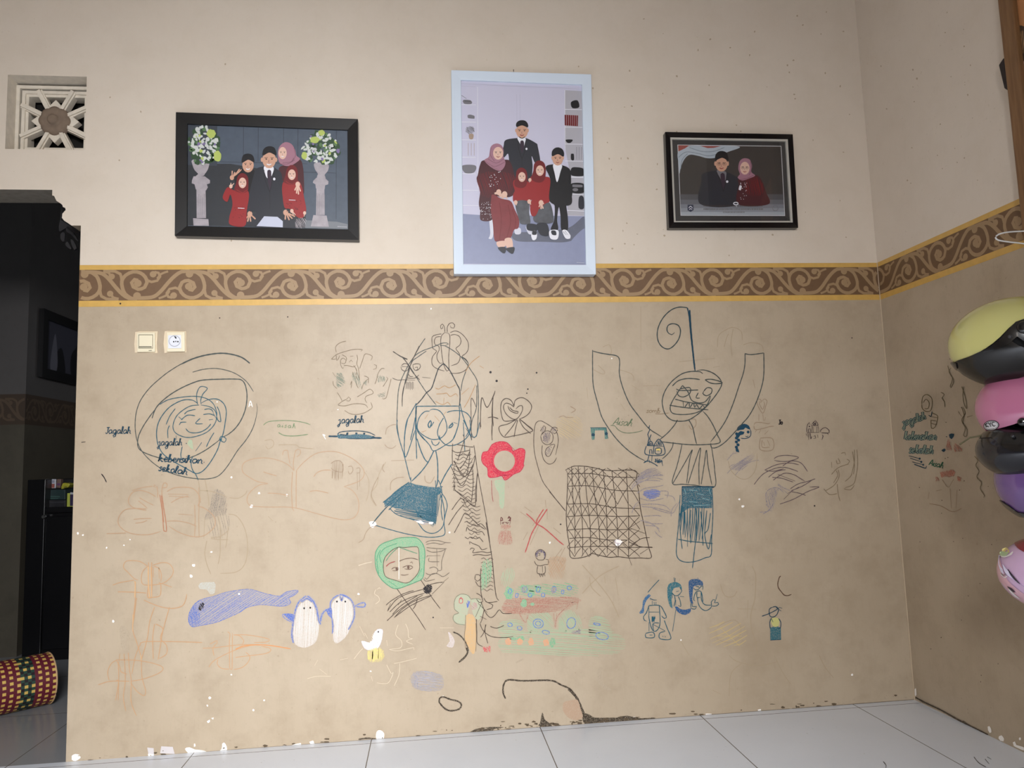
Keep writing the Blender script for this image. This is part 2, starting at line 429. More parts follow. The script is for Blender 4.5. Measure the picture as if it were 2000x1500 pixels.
band('trim_3', lambda u, z, l: V((u, HY-l, z)), -3.5, HX, (M_HALLD, M_HALLD, M_HALLS), -2.4, 1.255, 1.425, 1.275, 1.405)
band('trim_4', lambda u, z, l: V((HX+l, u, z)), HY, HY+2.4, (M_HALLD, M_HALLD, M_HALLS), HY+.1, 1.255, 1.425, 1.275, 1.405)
# thin white caulk line in the room corner
mb = MB(); mb.box((XR-.003, -.003, 0), (XR, 0, ZT), plain('pale_caulk', (196, 178, 152), .7)); struct(mb.build('trim_5'))

# ------------------------------------------------------------------ vent block with flower
vy = .06
t = thing('vent_block', 'dusty white cement ventilation block with a grey flower, high above the doorway', 'vent block', (-1.366, vy+.04, VZ0))
cx, cz, hs = -1.366, 2.283, .125
mb = MB()
for k, (a, y) in enumerate(((hs+.012, vy), (hs-.004, vy+.008), (hs-.014, vy+.014))):
    o, i2 = a, a-.012
    ring = lambda r, yy: [V((cx-r, yy, cz-r)), V((cx+r, yy, cz-r)), V((cx+r, yy, cz+r)), V((cx-r, yy, cz+r))]
    A, B = ring(o, y), ring(i2, y)
    for q in range(4): mb.face([A[q], A[(q+1)%4], B[(q+1)%4], B[q]], M_VENT)
    Bb = ring(i2, vy+.06)
    for q in range(4): mb.face([B[q], B[(q+1)%4], Bb[(q+1)%4], Bb[q]], M_VENT)
under(mb.build('frame'), t)
for q in range(8):
    a = math.radians(90*(q//2)+(-27 if q % 2 else 27)); d = V((math.cos(a), 0, math.sin(a))); n = V((-d.z, 0, d.x)); mb = MB()
    r1 = min(.12/max(abs(d.x), abs(d.z)), .14)
    for w, y in ((.011, vy+.006), (.006, vy-.001)):
        c = V((cx, y, cz)); mb.prism([c+d*.03-n*w, c+d*r1-n*w, c+d*r1+n*w, c+d*.03+n*w], V((0, .03, 0)), M_VENT)
    under(mb.build('spoke'), t)
for q in range(4):
    a = math.radians(90*q); d = V((math.cos(a), 0, math.sin(a))); n = V((-d.z, 0, d.x)); c = V((cx, vy+.004, cz)); mb = MB()
    mb.prism([c+d*.03-n*.012, c+d*.062-n*.02, c+d*.085, c+d*.062+n*.02, c+d*.03+n*.012], V((0, .03, 0)), M_VENT)
    under(mb.build('petal_tip', bevel=.002), t)
mb = MB(); rows = []
for r, y in ((.0, -.022), (.012, -.022), (.019, -.016), (.02, -.006), (.026, -.009), (.04, -.012), (.05, -.004), (.052, .012)):
    rows.append([V((cx+r*(1+(.10*abs(math.cos(4*u)) if r > .03 else 0))*math.cos(u), vy+y, cz+r*(1+(.10*abs(math.cos(4*u)) if r > .03 else 0))*math.sin(u))) for u in [2*math.pi*i/48 for i in range(48)]])
mb.grid(rows, M_ROSE, close_u=True); under(mb.build('flower', smooth=True), t)
mb = MB(); mb.box((VX0-.02, WT+.002, VZ0-.02), (VX1+.02, WT+.02, VZ1+.02), plain('void_shade', (28, 25, 22), .9)); under(mb.build('back_panel'), t)  # added dark sheet in place of the unlit space behind the block

# carved dark leaf bracket in the upper corner of the doorway
t = thing('carved_bracket', 'dark carved leaf bracket hanging in the upper right corner of the doorway', 'bracket', (-1.25, .17, 1.8))
mb = MB(); my = .15; DK = plain('dark_carved_wood', (26, 24, 28), .6)
f = (0, 340, 6.82)
for st in ("800,620 860,640 930,690 1000,745 1085,780 1085,830 1010,790 940,760 880,720 790,760", "810,790 860,780 850,900 810,870", "870,930 900,900 950,1000 890,970",
           "940,870 980,890 1020,990 990,1010 950,930", "900,690 960,760 1020,850 1040,900 1000,860 940,800 880,760", "820,400 860,440 870,470 840,520 815,600 800,640"):
    pts = [onY(x, y, my) for x, y in smooth2(P(st, f), 3, True)]; mb.prism(pts, V((0, .012, 0)), DK)
under(mb.build('leaf_fretwork'), t)
# ------------------------------------------------------------------ pen and crayon drawings on the walls
PEN = ink((66, 74, 72)); TEAL = ink((32, 84, 100)); TEALD = ink((24, 62, 80)); BRN = ink((74, 60, 50)); BLK = ink((38, 32, 34))
PENC = ink((152, 130, 106)); FAINT = ink((168, 150, 124)); FAINTG = ink((150, 140, 108)); ORG = ink((192, 152, 114)); ORGF = ink((180, 148, 118)); WHT = ink((246, 240, 232))
BLUE = ink((84, 122, 184), .55); BLUEL = ink((110, 146, 205), .5); BLUES = ink((60, 100, 186), .85); GRNC = ink((80, 176, 130), .74); GRNF = ink((132, 190, 150), .62)
RED = ink((206, 36, 66), .97); REDF = ink((164, 88, 76), .72); MAROON = ink((150, 66, 66)); TEALF = ink((34, 92, 110), .93); NAVY = ink((62, 74, 128), .65)
fA, fB, fC = (180,660,5), (150,900,5), (150,1060,4.2857); fD, fE, fF = (440,800,6.25), (620,640,6.25), (740,620,6.25)
fG, fH, fI = (700,820,6.25), (920,740,6.25), (700,1020,5.5567); fJ, fK, fL = (340,1100,5), (600,1140,6.25), (860,1100,5.5556)
fM, fN, fO = (920,960,8.3333), (1080,590,4.5454), (1140,760,6.6667); fP, fQ, fT = (1090,890,6.25), (1400,740,5.3571), (1220,1100,5.5556)
fU = (1740, 680, 4.4118)
WB, WR = wall_back, wall_right

# peeled and stained paint
a = Art(back, ink((196,190,184), .9)); PEEL = ink((250, 246, 240)); GREYP = ink((206, 200, 200)); MOULD = ink((52, 42, 30), .93); MOULDL = ink((128, 110, 86), .8)
fZ1, fZ2, fZ3 = (100,1340,4), (550,1300,2.857), (1200,1280,2.5)
a.use(GREYP).fill("750,480 800,485 805,545 760,535", fZ1, False).fill("860,470 950,475 965,530 850,525", fZ1, False).fill("1370,510 1560,490 1730,480 1900,475 1960,470 1960,485 1800,500 1600,515 1400,535", fZ1)
a.use(PEEL).fill("1045,490 1080,478 1120,495 1170,500 1215,515 1150,528 1085,532", fZ1).fill("1335,450 1350,440 1370,470 1365,515 1270,525 1330,495", fZ1).fill("160,545 190,530 225,540 230,560 190,585 160,575", fZ1).fill("755,530 800,535 800,550 760,548", fZ1)
a.fill("1115,450 1125,450 1128,470 1115,475", fZ1).fill("1870,465 1950,445 1955,465 1875,478", fZ1).fill("1812,460 1830,455 1832,475 1815,480", fZ1).fill("1215,275 1240,262 1240,280 1225,290", fZ1).fill("1250,250 1270,245 1265,262", fZ1)
a.fill("530,370 550,360 572,378 565,415 530,410", fZ2).fill("155,425 175,418 185,430 170,447", fZ2).fill("1950,290 1975,285 1990,297 1955,303", fZ2).fill("1775,305 1800,303 1808,315 1780,318", fZ2).fill("445,285 475,285 475,292 445,292", fZ3).fill("700,265 715,262 717,275 702,275", fZ3)
for x, y, r in ((489,788,0),(424,785,1.6),(491,989,3.5),(506,963,2.4),(452,932,2),(1207,1060,6.5),(1444,975,2),(1451,989,3),(728,1025,5),(700,1160,2.2),(724,1311,2),(560,967,2),(413,1078,2.4),(378,1104,3),(373,1125,3),
                (242,1065,2),(208,1070,1.6),(254,1054,1.5),(152,1042,2),(162,1045,2),(221,1213,2.2),(516,1368,2),(452,1318,1.8),(410,1363,2.5),(405,1378,1.6),(866,1360,1.6),(1074,1060,2),(495,1387,2.2),(842,603,1.4),(878,1040,2),(467,1160,2),(1330,1250,1.4),(1195,700,1.2),(633,850,2),(1664,1318,2),(660,800,1.2)):
    if r: a.blob(x, y, r, r*RND.uniform(.7, 1.3), jit=.25, n=8)
a.lines("486,795 489,783 493,795|487,791 492,791", 1.6).lines("1190,300 1225,360", 2.5, fD)
a.use(MOULD).fill("1045,380 1080,355 1140,345 1185,342 1240,345 1185,355 1170,378 1110,378", fZ2).fill("1680,265 1720,275 1750,290 1850,290 1990,290 1990,308 1850,312 1760,318 1700,328 1680,305", fZ2)
a.fill("1455,262 1468,300 1500,325 1512,340 1490,352 1460,340 1420,345 1440,325", fZ2).fill("1765,345 1785,345 1785,355 1765,355", fZ2).line("430,412 480,405 530,412", 3, fZ2).line("0,310 60,300 120,312 200,308", 4, fZ3)
a.line("1250,185 1236,150 1240,105 1265,80 1350,85 1500,83 1560,108 1612,133 1645,180 1668,230 1690,290", 3.2, fZ2).line("1600,130 1640,170 1665,220 1690,280", 5, fZ2).line("880,210 882,182 905,175 940,188 985,200 1003,218 990,243 940,252 905,235 880,205", 3.2, fZ2)
a.line("1780,590 1850,620 1910,680 1945,740 1965,810 1940,880 1900,925 1850,962", 2.6, fK).line("1945,780 1950,860 1850,962", 3.2, fK)
a.use(ink((178,150,126), .9)).fill("1575,205 1610,195 1650,190 1668,240 1680,290 1640,305 1600,290 1570,250", fZ2)
a.use(ink((110, 98, 82))).line([(130, 1489), (500, 1461.5), (900, 1432), (1300, 1402.5), (1787, 1366)], 1.6, sm=False)
a.use(ink((92, 78, 60)))
for i in range(90):
    x = RND.choice((RND.uniform(930, 1250), RND.uniform(140, 1780))); yb = 1488-.0742*(x-130); a.blob(x, yb-abs(RND.gauss(0, 5)), RND.uniform(1, 7), RND.uniform(.6, 2.4), n=7, jit=.35)
a.use(ink((120, 104, 82), .42)).fill("1765,20 1790,10 1785,60 1800,100 1840,135 1800,130 1765,90", fZ2).fill("1000,330 1040,310 1080,380 1050,480 1080,520 1020,500 1010,420", (0,1150,4.285)).line("820,1080 900,1040", 5, fL).line("950,800 1060,735", 6, fL)
for i in range(60):
    x = RND.uniform(140, 1780); yb = 1489-.0742*(x-130); a.blob(x, yb-abs(RND.gauss(0, 7))-1, RND.uniform(1, 4.5), RND.uniform(.6, 2), n=7, jit=.3)
for i in range(110): a.blob(RND.uniform(170, 1700), RND.uniform(620, 1390), RND.uniform(.6, 1.5), RND.uniform(.5, 1.3), n=6, jit=.3)
a.use(BLK)
for x, y, r in ((958,727,2.4),(970,744,2.4),(1048,728,1.8),(1031,760,1.6),(1029,768,1.3),(235,593,1.8),(429,621,1.3),(562,619,1.3),(1591,988,1.6),(1095,1024,1.6),(846,1206,1.5),(1664,660,1.2)): a.blob(x, y, r, n=8)
a.lines("795,70 835,65|990,378 1015,410 1040,460", 2, (0,850,5))
a.done('peeling_paint', WB, 'white paint chips, mould and rings of damp stain along the foot of the wall')
b = Art(back, ink((178,158,130), .7)) 
for i in range(70): b.blob(RND.uniform(1180, 1660), RND.uniform(20, 500), RND.uniform(.8, 2.2), RND.uniform(.8, 2.6), n=7, jit=.3)
for x, y in ((215,190),(275,218),(233,313),(440,125),(560,470),(1158,172),(1190,310),(1130,130),(452,470),(690,470),(520,280)): b.blob(x, y, 1.6, 2, n=7, jit=.3)
b.done('paint_speck', WB)['kind'] = 'stuff'

# the smiling pumpkin girl
a = Art(back, PEN)
a.line("1540,248 1460,190 1350,158 1240,150 1100,170 980,205 860,260 740,335 640,415 560,490 490,580 450,660 425,760 420,880 435,990 470,1080 530,1160 620,1240 720,1300 850,1345 980,1370 1100,1378 1200,1362 1260,1325 1330,1240 1420,1100 1500,1000 1560,900 1595,800 1612,700 1605,640", 1.5, fA, ends=(.9,.4))
a.line("1540,248 1460,190 1350,158 1240,150 1100,170 980,205 860,260", 2.6, fA).line("980,335 1080,308 1200,298 1320,318 1420,360 1510,430 1575,525", 1.4, fA)
a.line("585,785 610,710 650,650 740,570 850,500 980,440 1080,412 1250,403 1400,402 1460,412 1495,460 1512,560 1500,680 1460,790 1400,880 1330,940 1270,970", 2, fA)
a.line("610,705 560,770 500,860 460,940 445,1000 450,1070 500,1115 600,1155 720,1185 850,1190 980,1160 1100,1100 1200,1030 1250,990", 1.7, fA)
a.use(TEAL).line("1030,640 980,608 900,605 820,635 740,690 670,780 635,870 630,970 650,1060 700,1140 800,1210 900,1265 980,1310 1020,1325 1080,1300 1150,1220 1220,1100 1250,1010 1280,930 1300,820 1310,720 1290,650 1240,605 1180,595 1110,612 1060,640", 1.7, fA)
a.lines("660,650 740,605 850,582 1000,570 1110,590 1180,640 1215,720 1215,780|1030,650 1020,590 1025,530 1060,475 1125,492 1080,550 1060,610 1065,650|1045,655 960,665 880,710 820,770 790,850 800,910 850,950 930,972 1020,960 1120,920 1190,850 1215,780 1200,710 1140,670 1060,655", 1.5, fA)
a.lines("900,745 935,715 1010,698|1095,700 1140,692 1170,705 1185,730|870,800 930,755 1005,760|845,770 880,800|1085,748 1150,742 1195,760|1180,735 1215,790|850,850 865,825 890,822 920,822|1140,800 1180,795|1055,785 1010,835 1080,838|915,885 940,915 990,928 1060,918 1120,885 1160,840|1220,670 1245,730 1255,820 1225,800 1215,760", 1.6, fA)
a.lines("812,690 760,760 722,845|755,855 738,900 740,980|820,955 820,1000|1190,925 1150,990 1115,1065|1070,1020 1010,1105|980,1160 965,1220 980,1290 1010,1330 1035,1390|880,1060 865,1140 875,1190|1250,1000 1290,1020 1308,985 1260,960 1240,1005", 1.5, fA).blob(1255, 995, 12, 12, fA)
a.use(GRNF).fill("950,990 975,1000 985,1090 950,1060 930,1040", fA)
a.done('pen_pumpkin_girl', WB, 'teal pen drawing of a smiling pumpkin-shaped girl inside loops')
a = Art(back, TEALD); a.write('Jagalah', 206, 847, 7.5, 1.9).write('jagalah', 309, 870, 7.5, 1.9, sx=.95).line("363,866 365,866", 2.5)
a.write('kebersihan.', 309, 901, 8.2, 2.3, sx=1.35, rot=3).write('sekolah', 309, 919, 8, 2.3, sx=1.25, rot=9)
a.done('pen_writing', WB, 'teal handwriting over the pumpkin girl, jagalah kebersihan sekolah')
# orange butterfly
a = Art(back, ORGF)
a.lines("770,350 700,310 620,290 550,305 510,360 505,410 540,450 600,470 680,485|680,470 560,465 470,480 420,530 402,590 420,640 480,690 570,718 690,722 770,705 820,690|290,712 400,708 480,705|780,245 790,300 790,360|770,245 760,235 750,250 775,262|830,340 832,270 850,218 880,225 875,260 835,262|880,300 950,265 1060,258 1140,275 1190,330 1205,390 1185,440 1240,460 1310,510 1350,570 1345,640 1290,700 1220,738 1120,738 1000,700 900,640", 1.5, fB)
a.lines("610,360 680,400 750,435|600,390 650,430 690,465|555,572 640,565 730,562|570,610 640,600 690,580|540,290 640,262 740,248|880,590 980,588 1080,605 1170,640|890,325 1090,330|900,345 1100,355|920,410 1000,365 1090,345|990,520 1130,530|1150,430 1155,600 1150,740|1190,260 1195,740", 1.3, fB)
a.use(ink((174,124,96))).lines("810,330 835,500 850,685 875,690 870,600 850,470 830,330|825,340 850,600", 1.8, fB)
a.done('crayon_butterfly', WB, 'faint orange and brown crayon butterfly left of the pumpkin girl text')
a = Art(back, ORG)
a.lines("690,1030 620,985 530,975 475,985 455,1040 500,1090 560,1150 600,1165|740,1020 830,995 900,1005 940,1060 930,1120 870,1180 800,1205 700,1215 640,1200 630,1130 650,1070 700,1025|750,1030 800,1050 825,1110 820,1180|800,1190 860,1210 930,1235|350,1215 420,1190 560,1165|400,1280 560,1282 680,1292", 1.3, fB)
a.lines("700,990 700,1190 690,1330 740,1335|730,990 735,1190 730,1335|745,1040 750,1140|800,1040 805,1150|700,1335 800,1325 820,1280 820,1200", 1.5, fB)
a.lines("485,320 490,460 470,650 470,740 500,830 540,960|500,460 480,620 465,700|345,410 560,420|560,480 680,530 790,550 880,530 910,480 920,430|650,540 610,660 590,800 540,980|775,540 720,740 700,860 680,980|650,680 635,800 640,975|660,680 720,720 700,800 750,860 750,930 690,970|530,860 560,830 800,828 1050,835", 1.5, fC)
a.lines("330,980 500,985 640,1010 720,1045 690,1090 560,1140 450,1160|530,850 490,950 460,1100|540,960 545,1120 575,1240 560,1280 500,1240 450,1170|180,1190 280,1160 440,1160|270,1150 258,1080 290,1010 330,985|330,980 360,1040 370,1080 420,1100|345,1000 350,1150 325,1320|395,930 405,1150 390,1290 410,1410|430,920 440,1060 455,1150 455,1330 500,1450|330,1150 350,1150 345,1320|360,930 345,1060", 1.3, fC)
a.use(ink((206,166,122))).lines("480,325 490,330 485,460|598,200 600,350 610,460|620,200 625,450|470,600 468,740|535,940 540,985", 2, fC)
a.done('crayon_stick_figure', WB, 'orange crayon figures and loops in the lower left corner')
a = Art(back, ORG)
a.lines("280,830 400,825 560,805 700,795 900,800 1140,838|340,1015 380,960 480,900 620,840 780,795|350,790 420,755 420,780 380,830 390,905|520,670 545,690 540,780 545,1030 565,1040 570,680|430,940 420,980 460,1025 540,1035|590,700 700,700 840,720 930,745 900,770 780,775|580,700 640,710 680,760 660,800|700,870 740,910 720,970 660,1020 580,1040|600,920 720,905 880,885 940,860 935,830 850,810", 1.4, fJ)
a.use(ink((206,146,96))).line("600,840 700,805 900,800 1140,836", 2, fJ).done('crayon_insect', WB, 'orange crayon insect below the blue whale')
# grey scribble figure
a = Art(back, ink((112, 104, 98), .7)); a.hatch("1340,290 1400,290 1450,340 1455,520 1380,540 1250,570 1300,440", 100, 1.6, 1.4, fB).hatch("1290,560 1480,540 1490,700 1330,760", 75, 5, 1.1, fB)
a.use(FAINT).lines("1180,160 1200,300 1190,560 1195,740|1250,180 1285,360 1290,440|1160,150 1110,20|1250,560 1240,760|1480,520 1560,540 1630,640 1665,780 1660,940 1620,1040 1540,1090 1400,1100|1270,780 1250,900 1270,1010 1310,1110|1400,740 1400,900 1380,1010|1490,360 1580,365 1650,320 1660,290|1200,290 1320,300 1460,350|1480,640 1460,820 1450,850|1380,540 1400,640 1405,760|1310,750 1400,740 1480,680|1310,760 1400,770 1480,770", 1.4, fB)
a.done('crayon_scribble_figure', WB, 'dark grey scribbled figure under the pumpkin girl')
# big faint brown butterfly
a = Art(back, ORGF)
a.lines("840,745 760,670 650,620 500,590 350,600 240,640 205,700 220,770 300,830 400,880 520,900|520,905 420,920 340,970 280,1040 265,1110 300,1170 400,1185 560,1190 760,1190 900,1210 1100,1265 1300,1320 1450,1345 1560,1325 1620,1250 1630,1140 1600,1050 1540,980 1450,940|870,740 950,650 1080,550 1200,515 1350,515 1500,570 1620,650 1690,740 1685,820 1620,880 1450,940|840,740 830,650 860,500 910,490 915,540 870,580|790,660 770,560 760,500 710,505 700,560", 1.3, fD)
a.lines("870,740 865,900 865,1200|820,760 810,980 820,1210 840,1240|465,760 540,785 630,810|520,1020 640,1025 770,1050|1080,820 1120,770 1200,740 1290,740|1030,1000 1120,990 1260,1020", 1.5, fD)
a.use(FAINT).lines("480,380 560,365 590,400 580,450 520,480 490,440|650,430 860,430 900,460 1080,480|1700,760 1750,860 1750,1000 1720,1120|1960,640 1880,780 1850,920 1790,1000 1780,1080 1840,1180|520,1300 580,1360", 1.2, fD)
a.use(PENC).lines("1290,660 1330,630 1400,625 1435,680 1430,760 1330,745 1290,710|1310,750 1305,840|1340,750 1340,840|1375,750 1380,840|1425,740 1425,840|1500,700 1540,690 1560,740 1520,790 1500,750|1600,720 1640,710 1640,770 1600,770|1610,770 1615,980|1640,770 1640,940", 1.1, fD).hatch("1300,640 1430,640 1430,840 1310,840", 90, 2.4, .8, fD)
a.done('crayon_winged_shape', WB, 'large faint brown butterfly outline between the pumpkin girl and the witch')
a = Art(back, ink((110,135,96))); a.line("465,190 520,150 640,135 800,135 950,155 1040,185", 1.3, fD).line("650,280 720,315 850,322 1010,302", 1.5, fD).write('a.i.s.a.h', 541, 834, 5, 1.2, sx=1.25, rot=4)
a.done('pen_signature', WB, 'pale green name written inside an oval')
# hat man sketch with jars
a = Art(back, ink((128,112,90)))
a.lines("230,300 220,240 250,200 300,175 350,165|170,385 230,330 340,290 450,265 550,268 530,290|170,385 230,380 225,330|230,340 235,400 260,370 270,340|280,400 285,460 310,500 320,480|300,330 350,360 355,400|480,330 490,380 480,440 500,500 515,640|515,500 550,400 585,320 670,350 650,400|320,465 360,460 440,480 470,460|430,540 450,620 480,700 500,740|690,450 720,460 715,500 680,510|400,700 420,650 410,740|540,750 560,690 600,640 630,620|570,590 620,610 620,680|185,545 220,600|190,650 195,700 240,745|240,790 280,850 300,895|700,690 720,640 740,560 780,500 820,500|900,625 870,740 835,860 790,865|485,845 560,800 640,750 680,800 590,840 585,890 605,920|250,940 300,900 360,870 380,845 405,870 390,895 350,890|250,945 330,955 440,930 530,930 590,945 615,980|330,1010 400,1050 480,1060 570,1040 640,1000 670,970 650,910|800,720 860,620 840,600", 1.1, fE)
a.lines("280,400 310,370 350,400 330,440 290,430|390,420 410,395 430,420|400,350 440,345|440,460 480,520 470,600 500,640|460,480 510,620", 1.1, fE)
a.use(ink((78,112,98),.8)).hatch("230,560 290,550 340,640 320,700 240,720", 30, 2, 1.1, fE).hatch("730,600 810,590 830,650 740,660", 70, 2.2, 1.1, fE).hatch("730,820 830,780 825,840 750,845", 20, 2.4, 1, fE).hatch("560,650 610,650 600,700 560,690", 40, 2.4, 1, fE).hatch("420,560 480,540 520,640 560,760 440,640", 70, 3, 1, fE)
a.done('pen_hat_man', WB, 'thin pen sketch of a man in a brimmed hat')
a = Art(back, ink((70,60,52))); a.lines("920,290 1000,340 1100,385|1040,355 1100,440 1160,540 1250,640|1245,220 1190,330 1140,440 1100,600 1050,740 1035,850 1035,950", 1.4, fE)
a.lines("275,590 300,565 340,565 365,590 355,640 310,655 275,630 268,600|415,575 450,565 500,570 508,600 480,640 440,645 420,620 415,575|440,610 470,605 475,635 450,645|280,600 350,600|360,690 380,720 420,720|350,740 440,740 490,700|290,760 440,765", 1.2, fF)
for i in range(8): a.line("%d,%d %d,%d" % (335+i*12, 790+RND.randint(-10,10), 330+i*13, 880+RND.randint(-10,10)), 1.1, fF)
a.line("165,740 230,765 290,760", 1, fF).line("530,730 630,740", 1, fF)
a.done('pen_crab_face', WB, 'small brown pen face with round eyes crossed by a line')
a = Art(back, TEALD); a.write('jagalah', 661, 827, 7.6, 2.0, sx=1.0, rot=-2).lines("1260,325 1500,330 1700,340 1910,347", 3.2, fD).line("1370,300 1420,270 1600,260 1740,275 1830,315", 1.6, fD).line("1370,310 1500,350 1800,350 1820,330 1600,330 1400,300", 2, fD).write('sekolah', 661, 855, 5.6, 2.2, sx=1.75, rot=1)
a.use(TEALF).fill("1370,300 1450,318 1600,300 1740,310 1800,330 1740,352 1600,350 1450,352 1380,350", fD)
a.done('pen_crossed_writing', WB, 'word jagalah above a heavily crossed out teal word')
# butterfly over the witch
a = Art(back, BRN)
a.lines("805,180 800,120 775,80 752,100 760,140 780,130 775,105|835,180 835,120 860,75 900,65 925,90 915,130 880,125 872,100|805,185 770,215 755,270 760,370 780,530 800,600 830,655 855,640 852,480 865,330 865,220 840,190 805,185|765,200 690,215 650,240 650,320 660,380 705,410 660,470 645,530 660,590 720,630 800,655|755,235 700,240 678,280 685,330 730,350 735,400 710,450 712,510 745,560 775,555|870,185 930,165 990,185 1050,240 1090,310 1090,390 1060,440 1015,475 1060,510 1090,560 1080,620 1020,665 950,682 860,680|875,220 920,208 980,230 1003,290 985,340 940,380 980,440 990,500 960,560 880,590", 1.3, fF)
a.done('pen_butterfly', WB, 'brown pen butterfly with curled antennae above the witch figure')
# the witch / girl figure
a = Art(back, PEN)
a.lines("850,325 830,312 770,315 650,365 540,405 450,460 380,550 330,640 270,770 238,900 225,1100 222,1300 250,1500|850,325 810,345|580,410 480,480 400,550 330,750 290,950 285,1090|745,345 800,345 900,400 990,470 1060,550 1120,640 1190,750 1210,850 1215,1050 1205,1350 1185,1450 1140,1460 1060,1350|1010,480 1090,560 1060,660 1020,780 1000,900|1195,830 1190,1100 1140,1250 1125,1350|565,255 500,350 440,460 390,560|175,415 270,480 350,515|285,485 370,590 470,750 580,915 700,1070", 1.5, fF)
a.use(ink((50,54,56))).lines("790,562 730,620 690,730 650,850 620,890 580,920 520,1000 450,1075|790,562 860,640 910,730 960,830 985,880 990,1000 980,1090", 2, fF)
a.use(TEAL).lines("450,1085 700,1083 980,1082", 1.8, fF).lines("460,1045 400,1150 340,1270 318,1400 310,1500|455,1080 455,1300 480,1400 560,1500|445,1220 420,1350 385,1500|620,1145 560,1150 500,1210 470,1300 480,1380 560,1450 660,1490 760,1470 820,1400 830,1330 800,1220 740,1140 660,1120 620,1135|980,1085 985,1200 960,1350 900,1500|990,1050 1020,1180 1070,1320 1120,1440 1130,1490|830,1160 900,1140 1000,1140 1080,1175 1125,1250 1115,1350 1060,1460|790,1225 740,1310 715,1400 725,1450 745,1500", 1.7, fF)
a.line("455,1080 450,1300 455,1500", 2.6, fF)
a.lines("615,1350 600,1310 630,1260 640,1300 620,1350|670,1275 640,1330|900,1290 860,1330 850,1350 880,1340 905,1310 895,1280", 2.3, fF)
a.lines("910,1280 960,1300", 1.4, fF)
a.lines("600,0 570,150 560,350 575,455 620,350 690,130|700,0 705,250 712,480|720,140 800,230 870,310 920,380 1050,315 1160,230 1220,60|990,190 1000,240 1080,310 1200,300 1330,210 1375,90|1280,0 1330,100 1385,245|475,0 470,100 500,240 560,440 620,680 640,745|890,250 910,300 940,315 970,300 990,265", 1.7, fG)
a.lines("715,230 760,370 810,480 850,520|920,380 850,520 760,640 650,750|945,380 965,500 970,640 965,760 945,830|1140,540 1060,670 1000,790", 2, fG)
a.lines("1360,0 1380,160 1410,215 1440,200 1480,30|1280,30 1290,200 1300,390", 1.4, fG)
a.use(TEALF).fill("630,765 700,790 850,815 1000,830 1015,860 1000,900 950,930 945,1080 940,1260 860,1250 720,1180 700,1110 560,1090 450,1080 380,1050 320,1040 310,1000 380,940 440,880 530,810", fG, False)
a.use(TEAL).lines("300,1010 400,930 520,830 620,760|320,1060 420,980 560,870|370,1100 450,1020 520,930|170,1270 250,1170 350,1060 420,1010|940,740 945,840|1030,815 940,830|640,700 640,780", 2, fG)
a.hatch("450,1090 700,1110 940,1130 945,1270 870,1260 700,1230 470,1150", 10, 2.4, 1.5, fG).hatch("850,900 1000,900 1000,1000 950,1280 870,1260", 93, 2.2, 1.4, fG)
a.lines("380,1080 480,1160 700,1230 730,1260 800,1350 880,1385 960,1370 1030,1300 1050,1180 1040,1050 1000,900 970,860|1000,870 1060,960 1085,1050 1070,1120 1045,1250 1055,1390 980,1425 840,1432 600,1395 350,1330 170,1275|970,730 1000,790 1020,900 1010,1100 1030,1230|760,1100 900,1160 960,1150|700,1110 760,1180 870,1230", 1.6, fG)
a.use(BLUEL).hatch("680,1225 760,1220 900,1250 800,1275", 10, 2, 1.6, fG)
a.use(WHT).fill("700,1240 760,1228 800,1265 740,1262", fG).fill("860,1245 920,1250 900,1275 860,1270", fG).fill("130,1245 200,1240 220,1285 150,1290", fG).use(PEN).line("170,1270 350,1060", 2, fG)
a.done('pen_witch_girl', WB, 'large pen girl with a pointed hood and a solid teal skirt')
a = Art(back, ink((170,130,84))); a.lines("690,860 730,875 800,835 860,860 940,820|700,935 790,930 830,925 870,965 940,930 960,965|690,1025 760,1060 800,1060 840,1035 880,1080|795,980 790,1060|1010,940 1100,860|1040,1100 1100,1000 1180,820|1230,590 1280,620|1060,660 1120,560 1230,470|520,1400 580,1380|600,1180 560,1240|820,1150 780,1200|680,1200 740,1270", 1.2, fF)
a.use(PENC).lines("0,1500 60,1460 90,1380 150,1310 230,1300|330,180 350,100 420,60 470,60|320,300 360,340 420,345 460,310|240,700 180,820 160,930 220,1050|310,540 290,590 320,640|400,500 680,490|390,860 400,760 470,710 560,700|810,680 820,750 880,770 930,690", 1.1, fG).done('crayon_face_marks', WB, 'pale brown wavy marks inside the witch figure')
# brown net column beside the witch, with NM + t letters
a = Art(back, BRN)
a.lines("1130,1500 1125,1200 1130,985 1190,1100|1235,1360 1245,1100 1262,980 1320,1100 1395,960 1418,895|1395,960 1380,1150 1385,1320|1390,1180 1380,1500|1330,1225 1390,1215 1455,1232", 1.3, fF)
a.lines("120,590 115,480 130,230 195,345 270,220 295,145|270,220 262,400 272,580|262,480 252,640 258,750|205,475 260,465 335,488", 1.3, fH)
a.done('pen_letters', WB, 'brown pen letters beside the heart above the red flower')
a = Art(back, BRN)
a.lines("1410,310 1430,450 1450,600 1500,880 1560,1200 1605,1500|1150,290 1145,440 1150,560|1405,330 1360,330 1200,300|1140,370 1210,400 1360,370|1220,430 1370,425|1160,500 1300,690 1350,520 1360,340|1210,500 1290,250 1275,180|1240,600 1310,500 1360,380|1170,500 1275,690 1390,590 1425,430|1270,690 1420,440|1130,570 1250,800 1330,700 1400,540|1180,790 1175,850 1300,960 1420,1055 1430,850 1460,640|1200,870 1380,1000|1240,950 1420,1050|1380,1000 1400,800 1395,600|1440,1000 1445,720 1460,630|1140,1100 1250,960 1310,1030|1100,1285 1200,1130 1290,1030|1300,1030 1400,1145|1170,1380 1240,1250 1290,1150 1330,1150 1450,1270 1550,1340", 1.4, fG)
